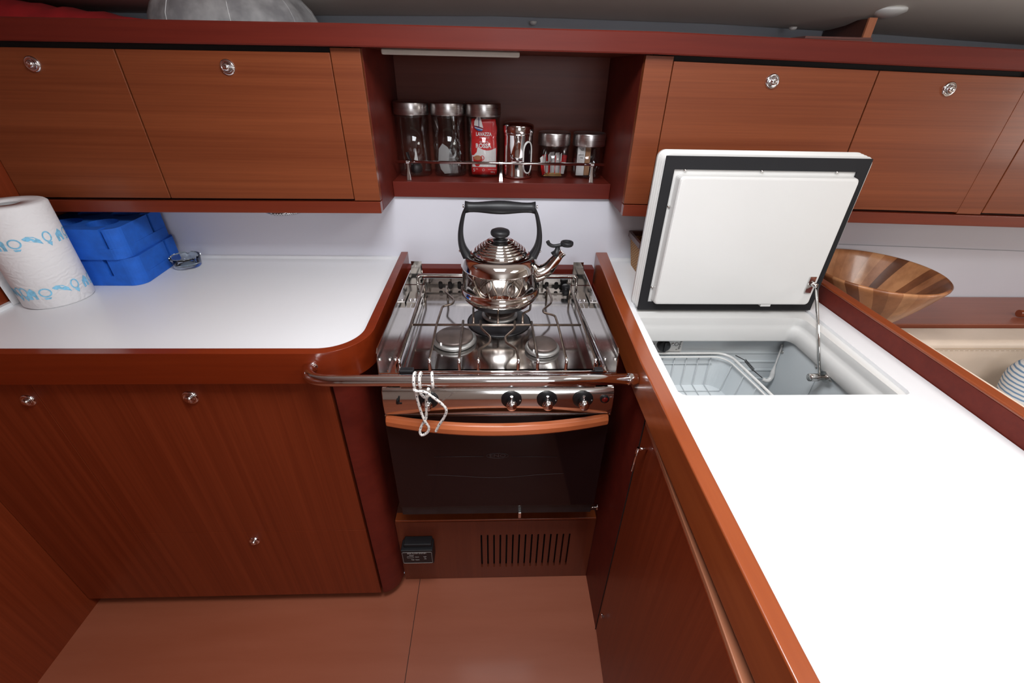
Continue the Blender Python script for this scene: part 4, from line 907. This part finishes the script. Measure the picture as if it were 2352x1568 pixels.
bpy.data.objects['salad_bowl'].rotation_euler = (0,0,0)
s = MB(); s.tube([(1.60,1.13,0.7925),(1.75,1.10,0.7925)], [0.011,0.009], 14); tag(s.build('wooden_peg', RAIL), 'short wooden handle lying on the shelf at the right edge', 'handle')
# sofa
t = thing('sofa', 'cream leather sofa beyond the island rail', 'sofa', (1.7,0.9,FZ))
def cushion(x0, x1, y0, y1, z0, z1, name, mat, rad=0.03, par=None):
    s = MB(); s.box(x0,x1,y0,y1,z0,z1); o = s.build(name, mat, par or t, bevel=rad, seg=5, angle=30); return o
bk = cushion(1.088,2.55,0.988,1.080,0.33,0.776,'backrest',LEATH,0.018)
cushion(1.062,1.0872,0.996,1.076,0.33,0.768,'backrest_side',LEATH,0.006)
s = MB(); s.tube([(1.10,0.988,0.755),(2.53,0.988,0.755)], 0.0014, 6)
s.tube(smoothpath([(1.0885,1.006,0.60),(1.0875,0.991,0.70),(1.089,0.992,0.762),(1.090,1.008,0.7775),(1.090,1.065,0.7775)]), 0.0022, 6)
for k in range(90): s.tube([(1.11+0.015*k,0.9873,0.749),(1.119+0.015*k,0.9873,0.749)], 0.0005, 4)
for k in range(90): s.tube([(1.11+0.015*k,0.9890,0.7615),(1.119+0.015*k,0.9890,0.7615)], 0.0005, 4)
s.build('seam', STITCH, bk)
cushion(0.8665,0.908,-0.30,0.800,0.33,0.9245,'arm_backrest',LEATH,0.012)
cushion(0.94,2.5,-0.25,0.96,0.30,0.45,'seat_cushion',LEATH,0.03)
cushion(0.94,2.5,-0.22,0.95,FZ+0.001,0.298,'base',DARKW,0.004)
s = MB(); rings = []; cxx, cyy, czz = 1.525, 0.825, 0.585
for k in range(13):
    a = -pi/2+pi*k/12; rr = cos(a)**0.45 if cos(a) > 0 else 0.001; rr = max(rr,0.02)
    ring = []
    for j in range(32):
        u = 2*pi*j/32; cu, su = cos(u), sin(u); e = 0.42
        ring.append((0.185*rr*math.copysign(abs(cu)**e,cu), 0.065*sin(a), 0.185*rr*math.copysign(abs(su)**e,su)))
    rings.append(ring)
MM = Matrix.Translation((cxx,cyy,czz)) @ Matrix.Rotation(radians(-30),4,'X') @ Matrix.Rotation(radians(18),4,'Y')
s.loft([[MM @ Vector(p) for p in r_] for r_ in rings], None, True, True, True)
tag(s.build('striped_cushion', STRIPE), 'blue and white striped cushion leaning on the cream sofa', 'cushion')
